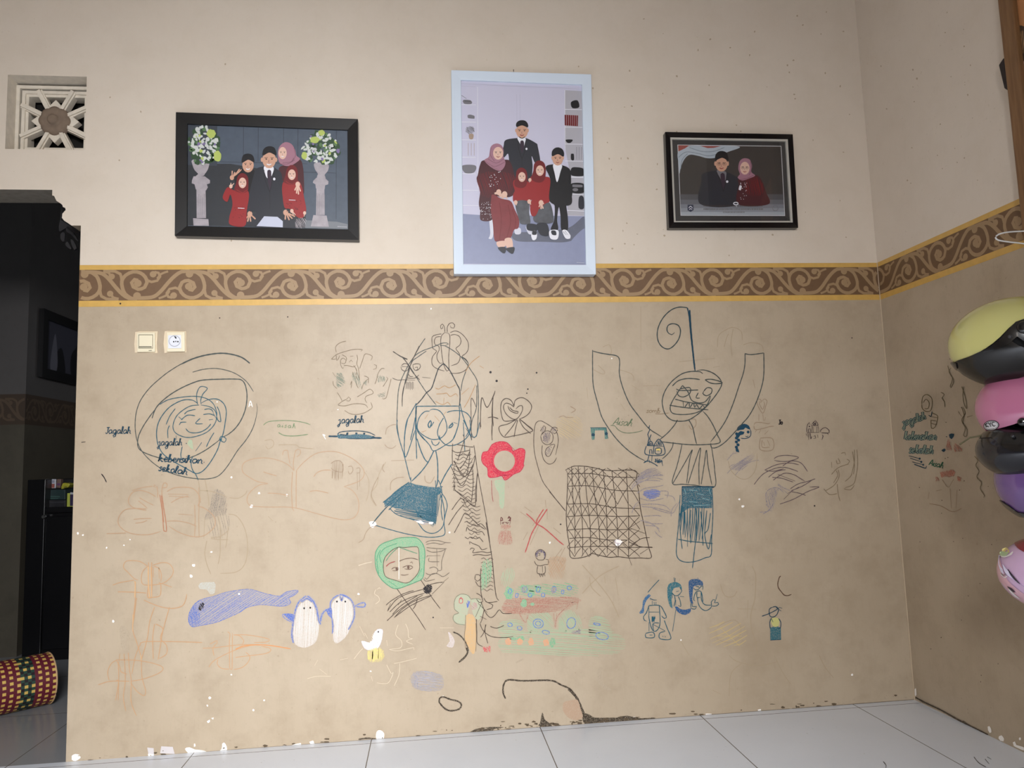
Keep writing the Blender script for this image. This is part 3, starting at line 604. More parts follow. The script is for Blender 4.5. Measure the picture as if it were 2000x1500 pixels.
for i in range(22):
    y = 420+i*48; x0 = 1180+min(200, max(0, (y-700)*.25)); x1 = min(1430, 1380+(y-420)*.12)+ (60 if y > 1000 else 0)
    a.line("%d,%d %d,%d %d,%d %d,%d %d,%d" % (x0, y, x0+(x1-x0)*.25, y+22, x0+(x1-x0)*.5, y-14, x0+(x1-x0)*.75, y+20, x1, y+RND.randint(-8,14)), 1.1, fG)
for y in (590,640,700,750,800,850): a.line("%d,%d %d,%d %d,%d %d,%d" % (1145, y-30, 1180, y-45, 1160, y+10, 1190, y+20), 1.1, fG)
a.line("1385,0 1420,200 1455,430 1470,600 1495,800 1525,850", 1.6, fI).lines("1150,0 1180,-10 1200,10 1280,40 1330,15 1390,80|1170,100 1180,50 1200,80 1290,110 1340,100 1370,145|1155,160 1190,180 1210,160 1280,180 1310,165 1355,215|1210,240 1205,210 1240,230 1310,260 1340,300 1400,280|1210,300 1225,280 1260,290 1240,330 1340,320 1400,330 1450,320|1240,360 1300,350 1380,360 1440,350", 1.3, fI)
for i in range(9): y = 400+i*42; a.line("%d,%d %d,%d %d,%d %d,%d %d,%d" % (1330, y, 1360, y-14, 1395, y+12, 1430, y-12, 1465, y+4), 1.1, fI)
a.lines("1330,500 1325,600 1330,760 1345,820|1270,570 1310,570 1330,610 1290,640 1265,620 1270,570|1270,640 1300,690 1340,700|1280,770 1330,800 1350,860 1310,870 1280,830|1360,820 1400,870 1510,860|1330,860 1360,940 1400,1010 1440,1035 1480,1010 1530,950 1570,990 1667,990|1380,860 1460,900 1450,930 1390,950|1340,870 1270,1030|1300,880 1400,980|1320,1020 1390,1055|1365,950 1340,1060 1320,1100|1320,1100 1350,1170 1420,1230 1500,1250 1620,1250 1680,1240|1385,1110 1360,1200 1325,1250|1380,1110 1375,1200 1405,1315|1430,1130 1500,1150 1580,1120|1280,1050 1285,1200 1290,1310 1350,1350", 1.3, fI)
a.use(GRNC).hatch("1360,420 1440,420 1450,600 1400,700 1340,740 1330,600", 85, 3.4, 2.4, fI)
a.done('pen_net_column', WB, 'tall brown pen column of wavy netting right of the witch')
a = Art(back, ink((104,92,80))); a.lines("730,220 780,200 870,200 940,220 1005,222|735,240 820,225 900,240 940,225|740,275 850,285 960,288|740,300 800,325 900,315 940,290|745,365 890,362|770,385 765,425 880,428|740,380 750,360|850,290 855,480|945,290 905,420 900,520 860,520|770,500 820,485 860,510 850,550 770,570 730,550|720,600 740,620 800,560 860,560 920,590 990,545|710,610 730,640 830,620|920,650 980,600", 1.2, fI).done('pen_wave_ladder', WB, 'stack of thin wavy pen lines right of the green hijab face')
# heart and skirt, crown
a = Art(back, BRN)
a.lines("525,335 490,265 430,238 380,270 362,340 370,430 400,510 480,512 545,495|525,335 535,270 580,235 640,232 710,280 740,340 715,410 660,460 590,490|525,345 480,310 430,295 400,320 400,370 430,430 490,480 550,492 600,440 630,370 620,325 580,335 545,370|450,330 470,380 520,410 570,420 575,400 510,385 470,345|560,495 500,590 410,700|545,500 450,550 340,590 395,705 520,695 640,670 755,630 680,560 595,490|570,500 545,600 525,710|590,500 640,590 730,670|590,490 755,630", 1.4, fH)
a.done('pen_heart_figure', WB, 'brown pen heart with a fan-shaped skirt')
a = Art(back, BRN); a.lines("1060,1500 960,1370 870,1240 810,1050 775,900 765,750 775,600 800,530 850,512 910,540 980,585 1040,640 1065,740 1050,850 1030,930|845,640 870,600 890,570 910,590 900,640 860,680 850,700|970,640 1000,590 1050,600 1050,640 1020,670 990,650|850,700 870,770 930,805 990,770 1000,690 960,640 900,640 860,670|870,810 865,900 890,990 950,1040 1010,1020 1045,960|960,810 1020,800 1000,860 960,940 920,940 905,890 930,840 970,820", 1.3, fH)
a.line("1275,0 1400,150 1540,320", 1.6, fM)
a.use(ink((70,56,84),.8)).hatch("890,660 960,650 970,740 930,790 880,760", 80, 1.4, 1.2, fH).hatch("850,600 900,580 900,640 860,650", 40, 2.2, 1, fH).hatch("980,600 1045,600 1040,650 990,660", 40, 2.2, 1, fH).hatch("920,850 980,830 960,930 910,930", 50, 2.4, 1, fH)
a.done('pen_bear', WB, 'dark scribbled bear head inside a long pen loop')
# red flower
a = Art(back, RED, step=2)
pts = P("220,860 260,800 340,768 430,775 490,830 515,880 600,848 655,870 655,940 640,1040 645,1060 600,1130 520,1165 420,1235 375,1185 300,1200 215,1195 200,1090 150,1040 128,980 145,900 200,885", fH)
out = smooth2(pts, 3, True); cxx, cyy = 920+407/6.25, 740+1003/6.25; inn = [(cxx+math.cos(math.atan2(y-cyy, x-cxx))*20.5, cyy+math.sin(math.atan2(y-cyy, x-cxx))*20.5) for x, y in out]
o2 = out+[out[0]]; i2 = inn+[inn[0]]
a.mb.grid([[back(x, y, a.lift) for x, y in o2], [back(x, y, a.lift) for x, y in i2]], RED)
a.use(ink((178,30,62))).line(pts, 1.4, closed=True)
for i in range(80):
    t = RND.uniform(0, 6.28); r0 = RND.uniform(22, 30); x, y = cxx+math.cos(t)*r0, cyy+math.sin(t)*r0; a.line([(x-4*math.sin(t), y+4*math.cos(t)), (x+5*math.sin(t)+2, y-5*math.cos(t))], 1, sm=False)
a.use(GRNF).fill("290,1240 400,1240 410,1300 400,1560 350,1560 340,1400 300,1330", fH)
a.use(MAROON).line("250,1240 255,1400 270,1500", 1.1, fH)
a.done('crayon_red_flower', WB, 'bright red crayon flower ring with a green stem')
# small animals and crosses (frame M)
a = Art(back, REDF); a.hatch("490,540 630,540 640,600 560,620 490,600", 88, 1.6, 1.5, fM).hatch("480,640 640,640 660,700 660,860 460,850 450,700", 92, 1.7, 1.6, fM).use(ink((96,44,40))).line("480,440 490,420 510,440 515,470 490,475 480,440", 2, fM).line("600,440 620,410 640,430 630,475 605,470", 3, fM).line("500,515 530,510 520,530", 2, fM).line("560,500 590,520 620,500", 1.4, fM)
a.lines("480,460 480,540|645,460 630,540|520,500 600,500", 1.2, fM).done('crayon_cat', WB, 'small reddish brown crayon cat below the red flower')
a = Art(back, ink((178,74,72))); a.lines("900,360 1000,450 1060,520 1180,590 1300,690 1420,800 1510,872|1240,285 1130,450 1050,570 980,700 930,850 880,995|1180,290 1080,450 1060,560", 2, fM)
a.use(PENC).lines("800,330 940,430|870,250 1000,340|1100,560 960,870|1340,590 1460,690|850,790 920,660|1000,560 1100,400|1240,300 1240,450|1210,140 1220,260|1530,910 1420,1120|1480,930 1350,1100", 1.2, fM).done('crayon_red_cross', WB, 'red crayon cross left of the net grid')
a = Art(back, ink((66,58,96),.9)); a.hatch("1050,1010 1090,960 1150,945 1200,980 1215,1040 1190,1100 1180,1000 1100,980 1080,1080 1050,1060", 80, 1.3, 1.3, fM).use(BRN).lines("1050,1060 1050,1000 1100,950 1160,950 1210,1000 1210,1060 1180,1110 1090,1110 1050,1060|1030,1130 1060,1190 1130,1210 1200,1190 1260,1180 1255,1110 1210,1100|1085,1210 1080,1330 1200,1330 1205,1210|1160,1215 1165,1320|1110,1330 1130,1390 1150,1335 1165,1390 1185,1330 1205,1380|1090,1010 1120,1000 1120,1040 1090,1040", 1.2, fM)
a.done('pen_small_girl', WB, 'tiny pen girl with dark hair left below the grid')
a = Art(back, ORGF); a.hatch("1280,1080 1540,1080 1540,1200 1500,1400 1300,1400 1250,1200", 60, 3.2, 1.1, fM).hatch("1280,1080 1540,1080 1500,1300 1300,1300", 120, 4, 1.1, fM).done('crayon_brown_scribble', WB, 'light brown criss-cross scribble under the red cross')
# green hijab face
a = Art(back, GRNC); out = P("380,190 440,172 560,165 640,175 700,240 722,330 715,450 700,600 620,650 520,690 450,715 390,720 330,690 250,620 200,530 182,420 190,320 250,240", fI); inn = P("440,270 370,300 290,380 270,470 280,560 310,600 400,630 520,660 600,610 660,520 660,400 650,280 600,265 500,275", fI)
o = smooth2(out, 4, True); cxx, cyy = 700+470/5.5567, 1020+450/5.5567
inn_s = smooth2(inn, 3, True)
def radial(poly, ang):
    best = None
    for i in range(len(poly)):
        (x0, y0), (x1, y1) = poly[i-1], poly[i]; dx, dy = math.cos(ang), math.sin(ang); ex, ey = x1-x0, y1-y0; den = dx*ey-dy*ex
        if abs(den) < 1e-9: continue
        t = ((x0-cxx)*ey-(y0-cyy)*ex)/den; u = ((x0-cxx)*dy-(y0-cyy)*dx)/den
        if t > 0 and 0 <= u <= 1: best = t
    return best or 30
A1, A2 = [], []
for i in range(73):
    t = 2*math.pi*i/72; r1, r2 = radial(o, t), radial(inn_s, t); A1.append(back(cxx+math.cos(t)*r1, cyy+math.sin(t)*r1, a.lift)); A2.append(back(cxx+math.cos(t)*r2, cyy+math.sin(t)*r2, a.lift))
a.mb.grid([A1, A2], a.m)
a.use(ink((70,140,104))).line(out, 1.4, closed=True).lines("300,420 340,360 400,300 440,270|440,270 520,300 640,340|250,440 230,360 290,280 420,230|220,560 200,400 240,300|330,640 420,700|640,600 690,500", 1.2, fI).use(ink((88,84,66))).line(inn, 1.3, closed=True)
a.use(MAROON).line("300,480 340,445 400,425", 1.6, fI).use(ink((104,80,66))).lines("440,425 500,400 580,390 650,408|360,510 390,490 440,500 420,525 370,525|480,490 540,470 590,485 560,510 500,505|460,570 500,575 545,565|560,440 580,430 590,450", 1.3, fI).blob(415, 505, 13, 18, fI).blob(542, 488, 13, 20, fI).use(WHT).line("440,275 440,450 440,620", 1, fI)
a.done('crayon_hijab_face', WB, "girl's face in a green crayon hijab")
a = Art(back, BRN)
a.lines("315,965 400,850 500,790 620,750 720,725|340,975 440,880 560,820 720,770|310,1070 420,970 560,870 700,790|390,1035 480,940 620,850 800,790|370,1000 470,900 640,800|400,1025 560,910 700,840 790,800|300,900 360,850 480,780 600,740|320,950 350,880|700,720 800,670 920,650|800,780 930,650|640,830 620,900 590,945|330,640 400,700 480,810 560,920 640,1030 730,1170|665,610 720,690 800,820 890,940|470,840 430,900|600,900 640,850", 1.4, fI)
a.use(BLK).hatch("715,700 760,670 800,690 790,750 740,780 710,760", 35, 1.3, 1.5, fI).hatch("715,700 790,680 790,760 720,770", 120, 1.8, 1.3, fI)
a.done('pen_broom_scribble', WB, 'dark brown broom-like scribble under the green hijab face')
# whale, penguins, duck, square
a = Art(back, BLUE)
wh = "140,530 160,460 220,380 300,345 400,320 500,285 620,265 740,255 850,285 950,310 1030,320 1100,280 1210,265 1180,310 1120,340 1140,380 1110,410 1030,420 850,405 720,430 640,480 540,525 420,575 280,605 180,620 150,590"
a.fill(wh, fJ, False).use(BLUES).hatch(wh, -35, 3.4, 1, fJ).hatch("140,530 200,400 240,480 250,600 170,620", 80, 1.8, 1.2, fJ).line(wh, 1.1, fJ, closed=True).use(BLK).hatch("240,420 280,380 300,400 270,460 240,460", 60, 1.2, 1.4, fJ)
a.use(ink((190,205,205),.6)).fill("240,210 260,190 390,185 405,210 395,290 350,300 320,260 250,250", fJ)
a.done('crayon_whale', WB, 'blue crayon whale with a black eye')
def penguin(name, body, outline, extra, eyes, lab):
    a = Art(back, ink((204,196,188), .8)); a.fill(body, fJ).use(ink((222,216,214))).hatch(body, 92, 2.6, 1, fJ)
    a.use(BLUE)
    for o, w in outline: a.line(o, w, fJ)
    a.use(BLUES)
    for o in extra: a.fill(o, fJ)
    for o, w in outline: a.line(o, max(1, w*.35), fJ)
    a.use(BLK)
    for x, y in eyes: a.blob(x, y, 9, 10, fJ, n=8)
    a.done(name, WB, lab)
penguin('crayon_penguin', "1300,340 1360,400 1400,480 1415,620 1390,760 1300,820 1220,815 1170,760 1165,620 1190,470 1240,390", [("1290,320 1220,380 1185,460 1160,600 1150,700 1165,780", 5.5), ("1300,320 1350,360 1390,440 1410,540 1430,600", 6.5), ("1165,500 1060,500 1090,545 1160,580", 2.6), ("1240,380 1300,345 1350,380", 6)], ["1070,500 1165,500 1160,570"], [(1270,440),(1330,435)], 'left crayon penguin with a white belly and blue outline')
penguin('crayon_penguin', "1640,320 1710,360 1745,440 1740,560 1690,700 1600,780 1560,760 1550,600 1535,480 1545,390 1590,340", [("1700,330 1640,308 1580,325 1530,380 1530,480 1550,600 1545,690", 4.6), ("1640,310 1720,350 1755,420 1760,520 1730,600 1700,650", 4.6), ("1430,570 1440,510 1480,460 1530,450", 6), ("1755,430 1800,400 1860,385 1860,425 1780,425", 4.2), ("1620,320 1635,370 1650,320", 4)], ["1490,450 1540,440 1535,530 1500,500"], [(1590,375),(1672,375)], 'right crayon penguin with raised flippers')
a = Art(back, ink((220,216,228), .9)); a.fill("660,700 700,700 760,720 800,680 810,610 860,555 920,560 920,620 900,720 860,790 780,815 700,790", fK).use(WHT).hatch("660,700 760,720 810,610 900,560 910,700 780,815", 60, 2, 1.1, fK).use(BLK).blob(868, 588, 9, 11, fK)
a.use(ink((238,220,110), .7)).hatch("740,820 880,780 930,830 920,940 760,950", 92, 1.6, 1.8, fK).fill("800,820 900,800 920,880 800,930", fK).done('crayon_duck', WB, 'small white crayon bird with yellow legs')
a = Art(back, BLUEL); a.hatch("1300,1085 1620,1100 1640,1290 1310,1280", 4, 1.7, 1.3, fK).use(BLUE).hatch("1300,1080 1350,1085 1355,1275 1305,1275", 92, 1.6, 1.3, fK).hatch("1300,1085 1620,1100 1640,1290 1310,1280", 10, 3.4, 1, fK).done('crayon_blue_square', WB, 'pale blue crayon rectangle near the floor')
a = Art(back, ink((208,194,170))); a.lines("840,70 820,120 870,160 880,210 830,250|900,60 880,50 850,70|1110,500 1080,620 1150,700 1140,780 1010,800|1200,490 1230,560 1240,660 1290,670 1210,700 1290,740|970,690 980,760|1000,800 1100,820 1300,780 1305,810|1060,975 1180,950 1340,910|970,990 1030,1100 1060,1060 1000,1200 930,1220 850,1210|1130,970 1120,1110 1060,1250|780,1130 800,1190|700,600 740,670|150,1040 240,1110|0,1160 120,1130 290,1130|90,1000 130,930|400,930 500,910|570,920 640,830 680,790|1620,540 1790,540|640,520 700,640", 1.2, fK)
a.lines("0,470 80,445 150,430", 1.6, fI)
a.done('chalk_marks', WB, 'thin cream white scratched loops under the bird and scribble')
a = Art(back, ink((226,218,228), .6)); a.fill("1720,590 1760,620 1800,700 1770,780 1700,760 1740,700", fK).done('crayon_white_smudge', WB)
# flower creature and green garden
a = Art(back, ink((150,205,170), .5)); a.fill("150,430 170,370 230,335 300,350 330,400 300,520 270,660 200,665 140,620 150,560 200,540 155,500", fL).fill("340,390 400,385 450,430 460,540 410,620 360,560 340,480", fL)
a.use(ink((120,120,100))).lines("150,430 170,370 230,335 300,350 330,390|150,430 155,500 200,540 150,560 140,610 180,655 270,670|330,390 400,385 450,400", 1.2, fL).use(ink((196,92,92))).lines("205,385 240,385 240,430 205,430 205,400 225,370 240,400", 1.4, fL).use(BLUES).hatch("290,410 320,410 310,480 285,490", 80, 2, 2, fL).use(ink((180,120,140),.7)).hatch("340,440 400,430 400,500 350,500", 40, 2, 1.6, fL)
a.use(ink((214,170,110),.75)).fill("285,560 350,560 385,640 390,800 370,980 330,960 290,880 265,800 280,680", fL).use(ink((140,120,96))).lines("275,560 270,700 262,800 275,930|385,650 390,800 385,960", 1.2, fL).use(ink((206,60,76),.8)).hatch("465,910 545,905 545,960 470,960", 60, 1.5, 1.5, fL)
a.done('crayon_flower_creature', WB, 'green and orange crayon flower left of the garden')
a = Art(back, GRNF)
a.hatch("660,120 720,60 800,60 790,200 700,260 660,200", 100, 3, 1.6, fL)
a.hatch("900,730 1880,740 1890,980 860,990 650,940 660,800", 3, 3.6, 2.2, fL).hatch("650,640 880,620 900,800 660,800", 3, 3, 2, fL).hatch("970,560 1150,530 1240,640 1200,740 960,740", 40, 3, 2.4, fL).hatch("1290,600 1400,510 1520,600 1530,730 1300,740", 60, 3, 2.2, fL).hatch("1630,590 1820,610 1850,850 1640,840", 8, 4, 2.2, fL)
a.use(REDF).hatch("700,410 870,380 1500,375 1440,460 1260,520 720,550", 3, 2.2, 1.7, fL).lines("1500,390 1400,450 1270,580 1250,700|860,550 900,620 930,640 950,560|1230,540 1240,690|1265,540 1250,690|870,360 875,540|1500,390 1480,500", 1.5, fL)
a.use(GRNC)
for x, y, rx, ry in ((745,330,50,75),(910,280,45,45),(985,330,40,40),(905,440,32,45),(1000,445,25,20),(1215,860,32,50),(1060,265,40,30),(870,820,40,30),(800,820,28,18)): a.blob(x, y, rx, ry, fL, jit=.2)
a.hatch("870,250 1440,220 1440,340 870,350", 10, 4, 1.8, fL)
a.use(ink((70,120,190),.85))
for x, y, rx, ry in ((755,305,18,28),(830,350,14,24),(915,285,26,30),(972,345,20,22),(1062,285,20,32),(1115,345,18,22),(1232,285,24,32),(1328,312,14,22),(1400,268,24,22),(1062,655,56,50),(1062,655,30,26),(755,668,26,20),(1700,662,40,10),(1755,790,70,40),(1145,750,40,20),(1420,650,48,60),(860,705,26,20)): a.ring(x, y, rx, ry, 1.6, fL, .2)
a.use(NAVY).hatch("880,270 940,250 930,320 890,320", 60, 2, 1.4, fL).hatch("1210,260 1260,260 1240,330 1210,330", 60, 2, 1.4, fL).hatch("1420,750 1530,720 1520,760 1430,770", 160, 2, 1.5, fL)
a.use(ink((226,150,100),.7))
for x, y in ((735,850),(860,850),(985,850),(1150,860)): a.blob(x, y, 32, 38, fL, jit=.2)
a.done('crayon_garden', WB, 'green, blue and red crayon garden of flowers')
a = Art(back, FAINT); a.lines("1540,330 1640,220 1760,120 1940,30|1540,20 1700,200 1850,400 1940,590|1620,150 1640,260 1740,360|1900,160 1930,350|1780,140 1790,220", 1.5, fL).done('pencil_cross', WB, 'faint pencil star right of the garden')
# the big smiling monster with raised arms
a = Art(back, ink((50, 66, 68)))
a.lines("1192,50 1120,45 1050,70 985,130 940,210 925,290 940,360 980,405 1030,415 1080,380 1120,320 1132,250 1110,205 1060,192 1020,210 1012,250 1030,280 1055,290 1080,270", 2, fN)
a.use(TEALD).lines("1192,50 1208,120 1225,300 1245,480 1258,600|1212,70 1222,200 1240,400 1262,615|1215,70 1230,300 1250,500 1260,580", 2.4, fN)
a.use(PEN)
a.lines("352,425 352,580 358,740 395,890 430,1010 480,1100 560,1210 660,1310 760,1380 815,1407|355,435 420,452 500,465 560,475 585,495 592,540 590,640 620,760 680,900 760,1010 850,1120 930,1175 970,1200|1705,455 1705,540 1690,630 1650,750 1600,900 1540,1040 1470,1150 1400,1240|1705,458 1760,466 1870,452|1872,450 1872,640 1850,760 1800,900 1740,1010 1680,1080 1600,1170 1520,1250 1450,1292 1405,1290 1400,1250", 1.8, fN)
a.lines("1330,635 1310,620 1240,615 1150,635 1060,700 1000,780 972,860 975,930 1000,1000 1050,1045 1120,1058 1200,1048 1280,1000 1360,930 1420,860 1470,790 1498,730 1480,680 1420,630 1340,603 1280,608|1060,745 1110,700 1180,680 1250,680 1305,688|1350,690 1400,685 1470,700 1505,718 1440,725 1390,715 1350,690", 1.9, fN)
a.lines("1150,740 1110,800 1060,880 1040,940 1060,985 1130,998 1230,992 1310,965 1370,910 1400,830|1150,740 1200,800 1230,870 1290,895 1350,885 1395,830|1130,770 1215,760 1215,810 1160,842 1115,830 1100,790|1095,770 1130,785 1290,780|1340,790 1370,760 1410,770 1405,810 1360,832 1330,810 1340,790|1290,805 1270,850 1305,852|1085,862 1200,890 1380,915|1035,915 1160,935 1380,957|1155,885 1160,935|1170,935 1205,890 1215,935 1245,895 1258,935 1275,910 1300,945 1330,915 1345,940|1380,910 1330,960", 1.8, fN)
a.lines("1105,1045 1080,1090 1020,1160 950,1220|960,1240 1050,1250 1200,1265 1350,1265 1480,1248 1460,1180 1420,1090 1370,1010 1330,970|1205,1045 1240,1110 1260,1200 1275,1260", 1.8, fN)
a.lines("1165,690 1160,740 1130,800 1080,860 1020,910|1280,720 1250,860 1215,1000 1155,1225 1290,1238 1440,1250 1700,1275 1705,1050 1680,850 1660,730|1160,1230 1260,1060 1340,920 1415,790 1380,920 1340,1230|1360,1230 1440,980 1520,765 1500,1000 1505,1250|1530,1240 1570,980 1598,795 1620,1000 1670,1250", 1.6, fO)
a.use(TEALD).lines("1510,380 1720,378 1905,380|1515,380 1510,640", 2.4, fP)
a.use(TEALF).fill("1520,385 1880,385 1880,640 1600,640 1500,700 1510,600", fP, False).use(TEAL).hatch("1560,640 1800,640 1780,1000 1560,1000", 93, 4.6, 1.7, fP).hatch("1490,620 1550,640 1550,960 1500,900", 92, 2.6, 2.2, fP)
a.lines("1490,480 1480,700 1465,900 1450,1060 1445,1200 1480,1270 1560,1300 1680,1290 1800,1245 1868,1210 1875,1000 1890,700 1880,400|1465,1020 1600,1045 1700,1055 1890,1072|1490,700 1490,900 1515,1140|1680,640 1690,900 1660,1200 1640,1375|1860,700 1830,900 1790,960 1835,1140 1870,960|1620,660 1610,900 1620,1070|1580,800 1580,1110|1740,680 1760,900 1770,1100|1720,640 1720,1060", 1.6, fP)
a.use(ink((140,176,178))).lines("1700,462 1780,480|1545,410 1560,470|1840,400 1860,470|1650,610 1850,600|1600,420 1700,425|1760,520 1850,540|1600,560 1700,570", 1.6, fP)
a.done('pen_smiling_monster', WB, 'large pen figure with raised arms, toothy grin and a teal skirt')
# grid net
a = Art(back, BRN)
a.line("90,175 140,150 200,127 330,130 450,150 560,175 660,183 940,183 955,300 985,450 1005,640 1045,830 1080,1000 1110,1130 1135,1245 1000,1248 880,1250 740,1235 620,1240 480,1210 410,1195 330,1235 160,1245 140,1100 115,950 100,760 105,590 115,370 115,215 90,175", 1.5, fP)
rowsy = [(225,115,265,955),(372,112,432,975),(592,108,645,1010),(745,98,735,1000),(908,100,898,900),(1010,135,1030,860),(1122,135,1115,1150)]
for y0, x0, y1, x1 in rowsy: a.line("%d,%d %d,%d %d,%d %d,%d" % (x0, y0, x0+(x1-x0)*.33, y0+(y1-y0)*.2-14, x0+(x1-x0)*.66, y0+(y1-y0)*.75+4, x1, y1), 1.3, fP)
cols = [(165,130,205,1200),(245,130,300,1220),(320,130,400,1220),(415,140,510,1080),(550,165,600,1190),(655,180,735,1235),(830,190,860,1240)]
for x0, y0, x1, y1 in cols: a.line("%d,%d %d,%d %d,%d %d,%d" % (x0, y0, x0+(x1-x0)*.35+(14 if x0 > 500 else 0), y0+350, x0+(x1-x0)*.75+10, y0+700, x1, y1), 1.3, fP)
gx = [110,200,285,375,490,590,725,860,1000]; gy = [150,235,380,595,740,900,1020,1120,1235]
for i in range(8):
    for j in range(8):
        x0, x1, y0, y1 = gx[i], gx[i+1], gy[j], gy[j+1]; s1 = 1.1
        if RND.random() < .9: a.line("%d,%d %d,%d %d,%d" % (x0, y1, (x0+x1)/2-8, (y0+y1)/2, x1-8, y0+6), s1, fP)
        if RND.random() < .8: a.line("%d,%d %d,%d %d,%d" % (x0+6, y0, (x0+x1)/2+10, (y0+y1)/2, x1, y1), s1, fP)
a.lines("850,1210 900,1340|790,1080 860,1150|860,1050 1000,1110 1155,1122|870,880 1000,800|870,880 1060,950|860,1140 1000,1020 1120,1000|1000,1200 1100,1135", 1.3, fP)
a.use(ink((200,186,190))).blob(735, 1050, 46, 28, fP, jit=.2).use(WHT).blob(740, 1048, 40, 22, fP, jit=.3)
a.done('pen_grid_net', WB, 'large brown pen grid with diagonal lines in every cell')
a = Art(back, NAVY); a.hatch("980,240 1050,190 1150,140 1230,180 1270,240 1180,250 1050,290 950,350", -28, 2, 1.4, fP).use(ink((60,98,180),.8)).hatch("1040,440 1140,410 1250,430 1240,490 1120,530 1040,480", 5, 1.5, 1.5, fP).use(NAVY)
a.lines("900,380 960,300 1050,260 1200,240|890,420 980,330 1100,300 1250,310|980,290 1150,250 1290,240|1000,330 1150,270 1280,290|960,460 1060,400 1200,380 1290,360|1000,520 1130,550 1290,520|1000,600 1150,590 1300,610 1370,670|1020,620 1200,640 1380,690|1150,640 1300,690 1400,700 1440,640 1480,560|1380,740 1390,660 1450,580|1000,790 1100,810 1200,870 1240,935|1050,810 1150,830 1280,830|1060,850 1180,860 1240,900|1040,740 1200,730 1260,740|900,700 940,600 990,560|910,640 990,600|1180,920 1220,970 1270,1000|1250,430 1340,440 1330,520|1300,480 1400,500 1430,560", 1.3, fP)
a.done('crayon_blue_scribble', WB, 'purple and blue crayon scribble between the grid and the monster')
# small drawings on the right half
a = Art(back, ink((60,116,110),.9)); a.fill("335,1115 475,1112 480,1138 335,1140", fN, False).fill("335,1140 372,1140 370,1220 345,1225", fN, False).fill("455,1138 480,1135 490,1215 460,1215", fN, False).use(TEALD).line("330,1115 470,1115 490,1210", 1.3, fN, sm=False).blob(357, 1178, 16, 14, fN).blob(474, 1168, 14, 14, fN).done('crayon_teal_gate', WB, 'small teal crayon gateway shape')
a = Art(back, ink((92,110,82))); a.write('Aisah', 1197, 829, 8, 1.4, rot=6, sx=1.1, slant=.4).line("350,475 400,475 450,530 520,565 600,572 700,558 770,538", 1.3, fO).use(ink((132,112,84))).write('somb', 1262, 806, 5, 1.1, sx=1.6).line("930,320 1000,325 1110,310", 1.1, fO).done('pen_signature', WB, 'name Aisah in green pen inside the raised arm')
a = Art(back, TEALD)
a.lines("815,740 810,850 1040,855 1045,745 1000,665 975,650 940,690 915,745 910,850|825,740 840,700 880,680 910,740|860,850 860,790 885,790 890,850|935,770 1005,770 1005,840 935,840 935,770|950,800 985,805|825,735 1045,745|860,470 850,500 860,530 835,590 850,640 835,700|880,590 860,640 870,680|780,960 830,930 850,860|890,860 885,940|930,910 960,960|960,900 975,960|990,910 1000,960|1015,930 1030,1000|790,945 850,940 930,980 965,1005|850,920 860,960|940,905 935,960", 1.7, fO).hatch("840,680 900,740 830,740", 60, 1.6, 1.4, fO).hatch("980,660 1030,740 930,740", 60, 2, 1.3, fO).hatch("930,910 1025,930 1020,965 930,950", 88, 1.8, 1.5, fO)
a.use(ink((214,190,110))).fill("945,775 998,775 998,800 945,800", fO, False).done('pen_twin_houses', WB, 'two small teal pen houses with chimney smoke')
a = Art(back, ink((26,66,88))); a.fill("210,520 240,485 290,470 335,490 350,530 330,525 300,510 280,530 240,535 215,545", fQ).line("355,540 355,590 330,615 290,625 250,620", 1.6, fQ).fill("250,545 290,555 280,580 245,590 225,620 200,620 200,590", fQ).blob(328, 556, 15, 15, fQ)
for x, y in ((208,575),(205,620),(228,640),(205,660),(222,690),(205,715)): a.blob(x, y, 17, 15, fQ, rot=.6)
a.fill("195,720 220,725 235,770 200,760", fQ).line("300,600 318,606 330,595", 1.4, fQ).line("345,520 358,560", 1.6, fQ).done('pen_braided_girl', WB, 'navy pen head of a girl with one long braid')
a = Art(back, PENC); a.lines("470,240 450,210 420,225 430,280 480,360 510,290 525,230 495,210 470,240|465,250 450,235 445,260 480,320 500,260 490,235|390,480 400,460 450,455 540,470 560,460|390,490 400,530 480,520 550,500 600,495|440,370 440,440|480,370 490,440|510,400 500,440|400,560 420,530|440,570 460,530|500,580 540,540|455,620 580,625 585,740 455,740 455,620|475,640 475,715 555,715|490,660 500,700|530,640 555,700", 1.2, fQ)
a.lines("380,10 400,100", 1, fQ).done('pencil_heart_sun', WB, 'faint brown heart, sun and framed square stacked in a column')
a = Art(back, BLK); a.write('Jo', 1521, 829, 5.4, 2.2, sx=.9, slant=0).done('pen_short_word', WB, 'tiny black word alone right of the sun')
fHs = (1520,800,16.667); a = Art(back, ink((50,34,44)))
a.lines("935,740 930,600 960,480 1010,420 1040,500|1070,520 1300,525|1090,490 1150,410 1210,360 1270,430 1310,520|1100,520 1090,740|1130,560 1140,740|1300,540 1330,740|1260,560 1260,740|940,745 1330,745|990,740 985,630 1050,630 1050,740|1380,740 1380,670 1450,610 1530,580 1600,620 1660,680 1655,760 1400,755|1600,760 1630,820|905,780 930,860|1000,760 990,980|1040,760 1060,960 1090,860|1150,870 1200,850 1220,930 1150,940|1280,820 1290,920|1430,820 1460,860 1420,990|960,760 970,900", 1.2, fHs).hatch("1110,500 1200,390 1290,510", 70, 1.6, 1.2, fHs).blob(1015, 550, 22, 22, fHs)
a.done('pen_mosque_houses', WB, 'tiny brown pen houses with a domed roof')
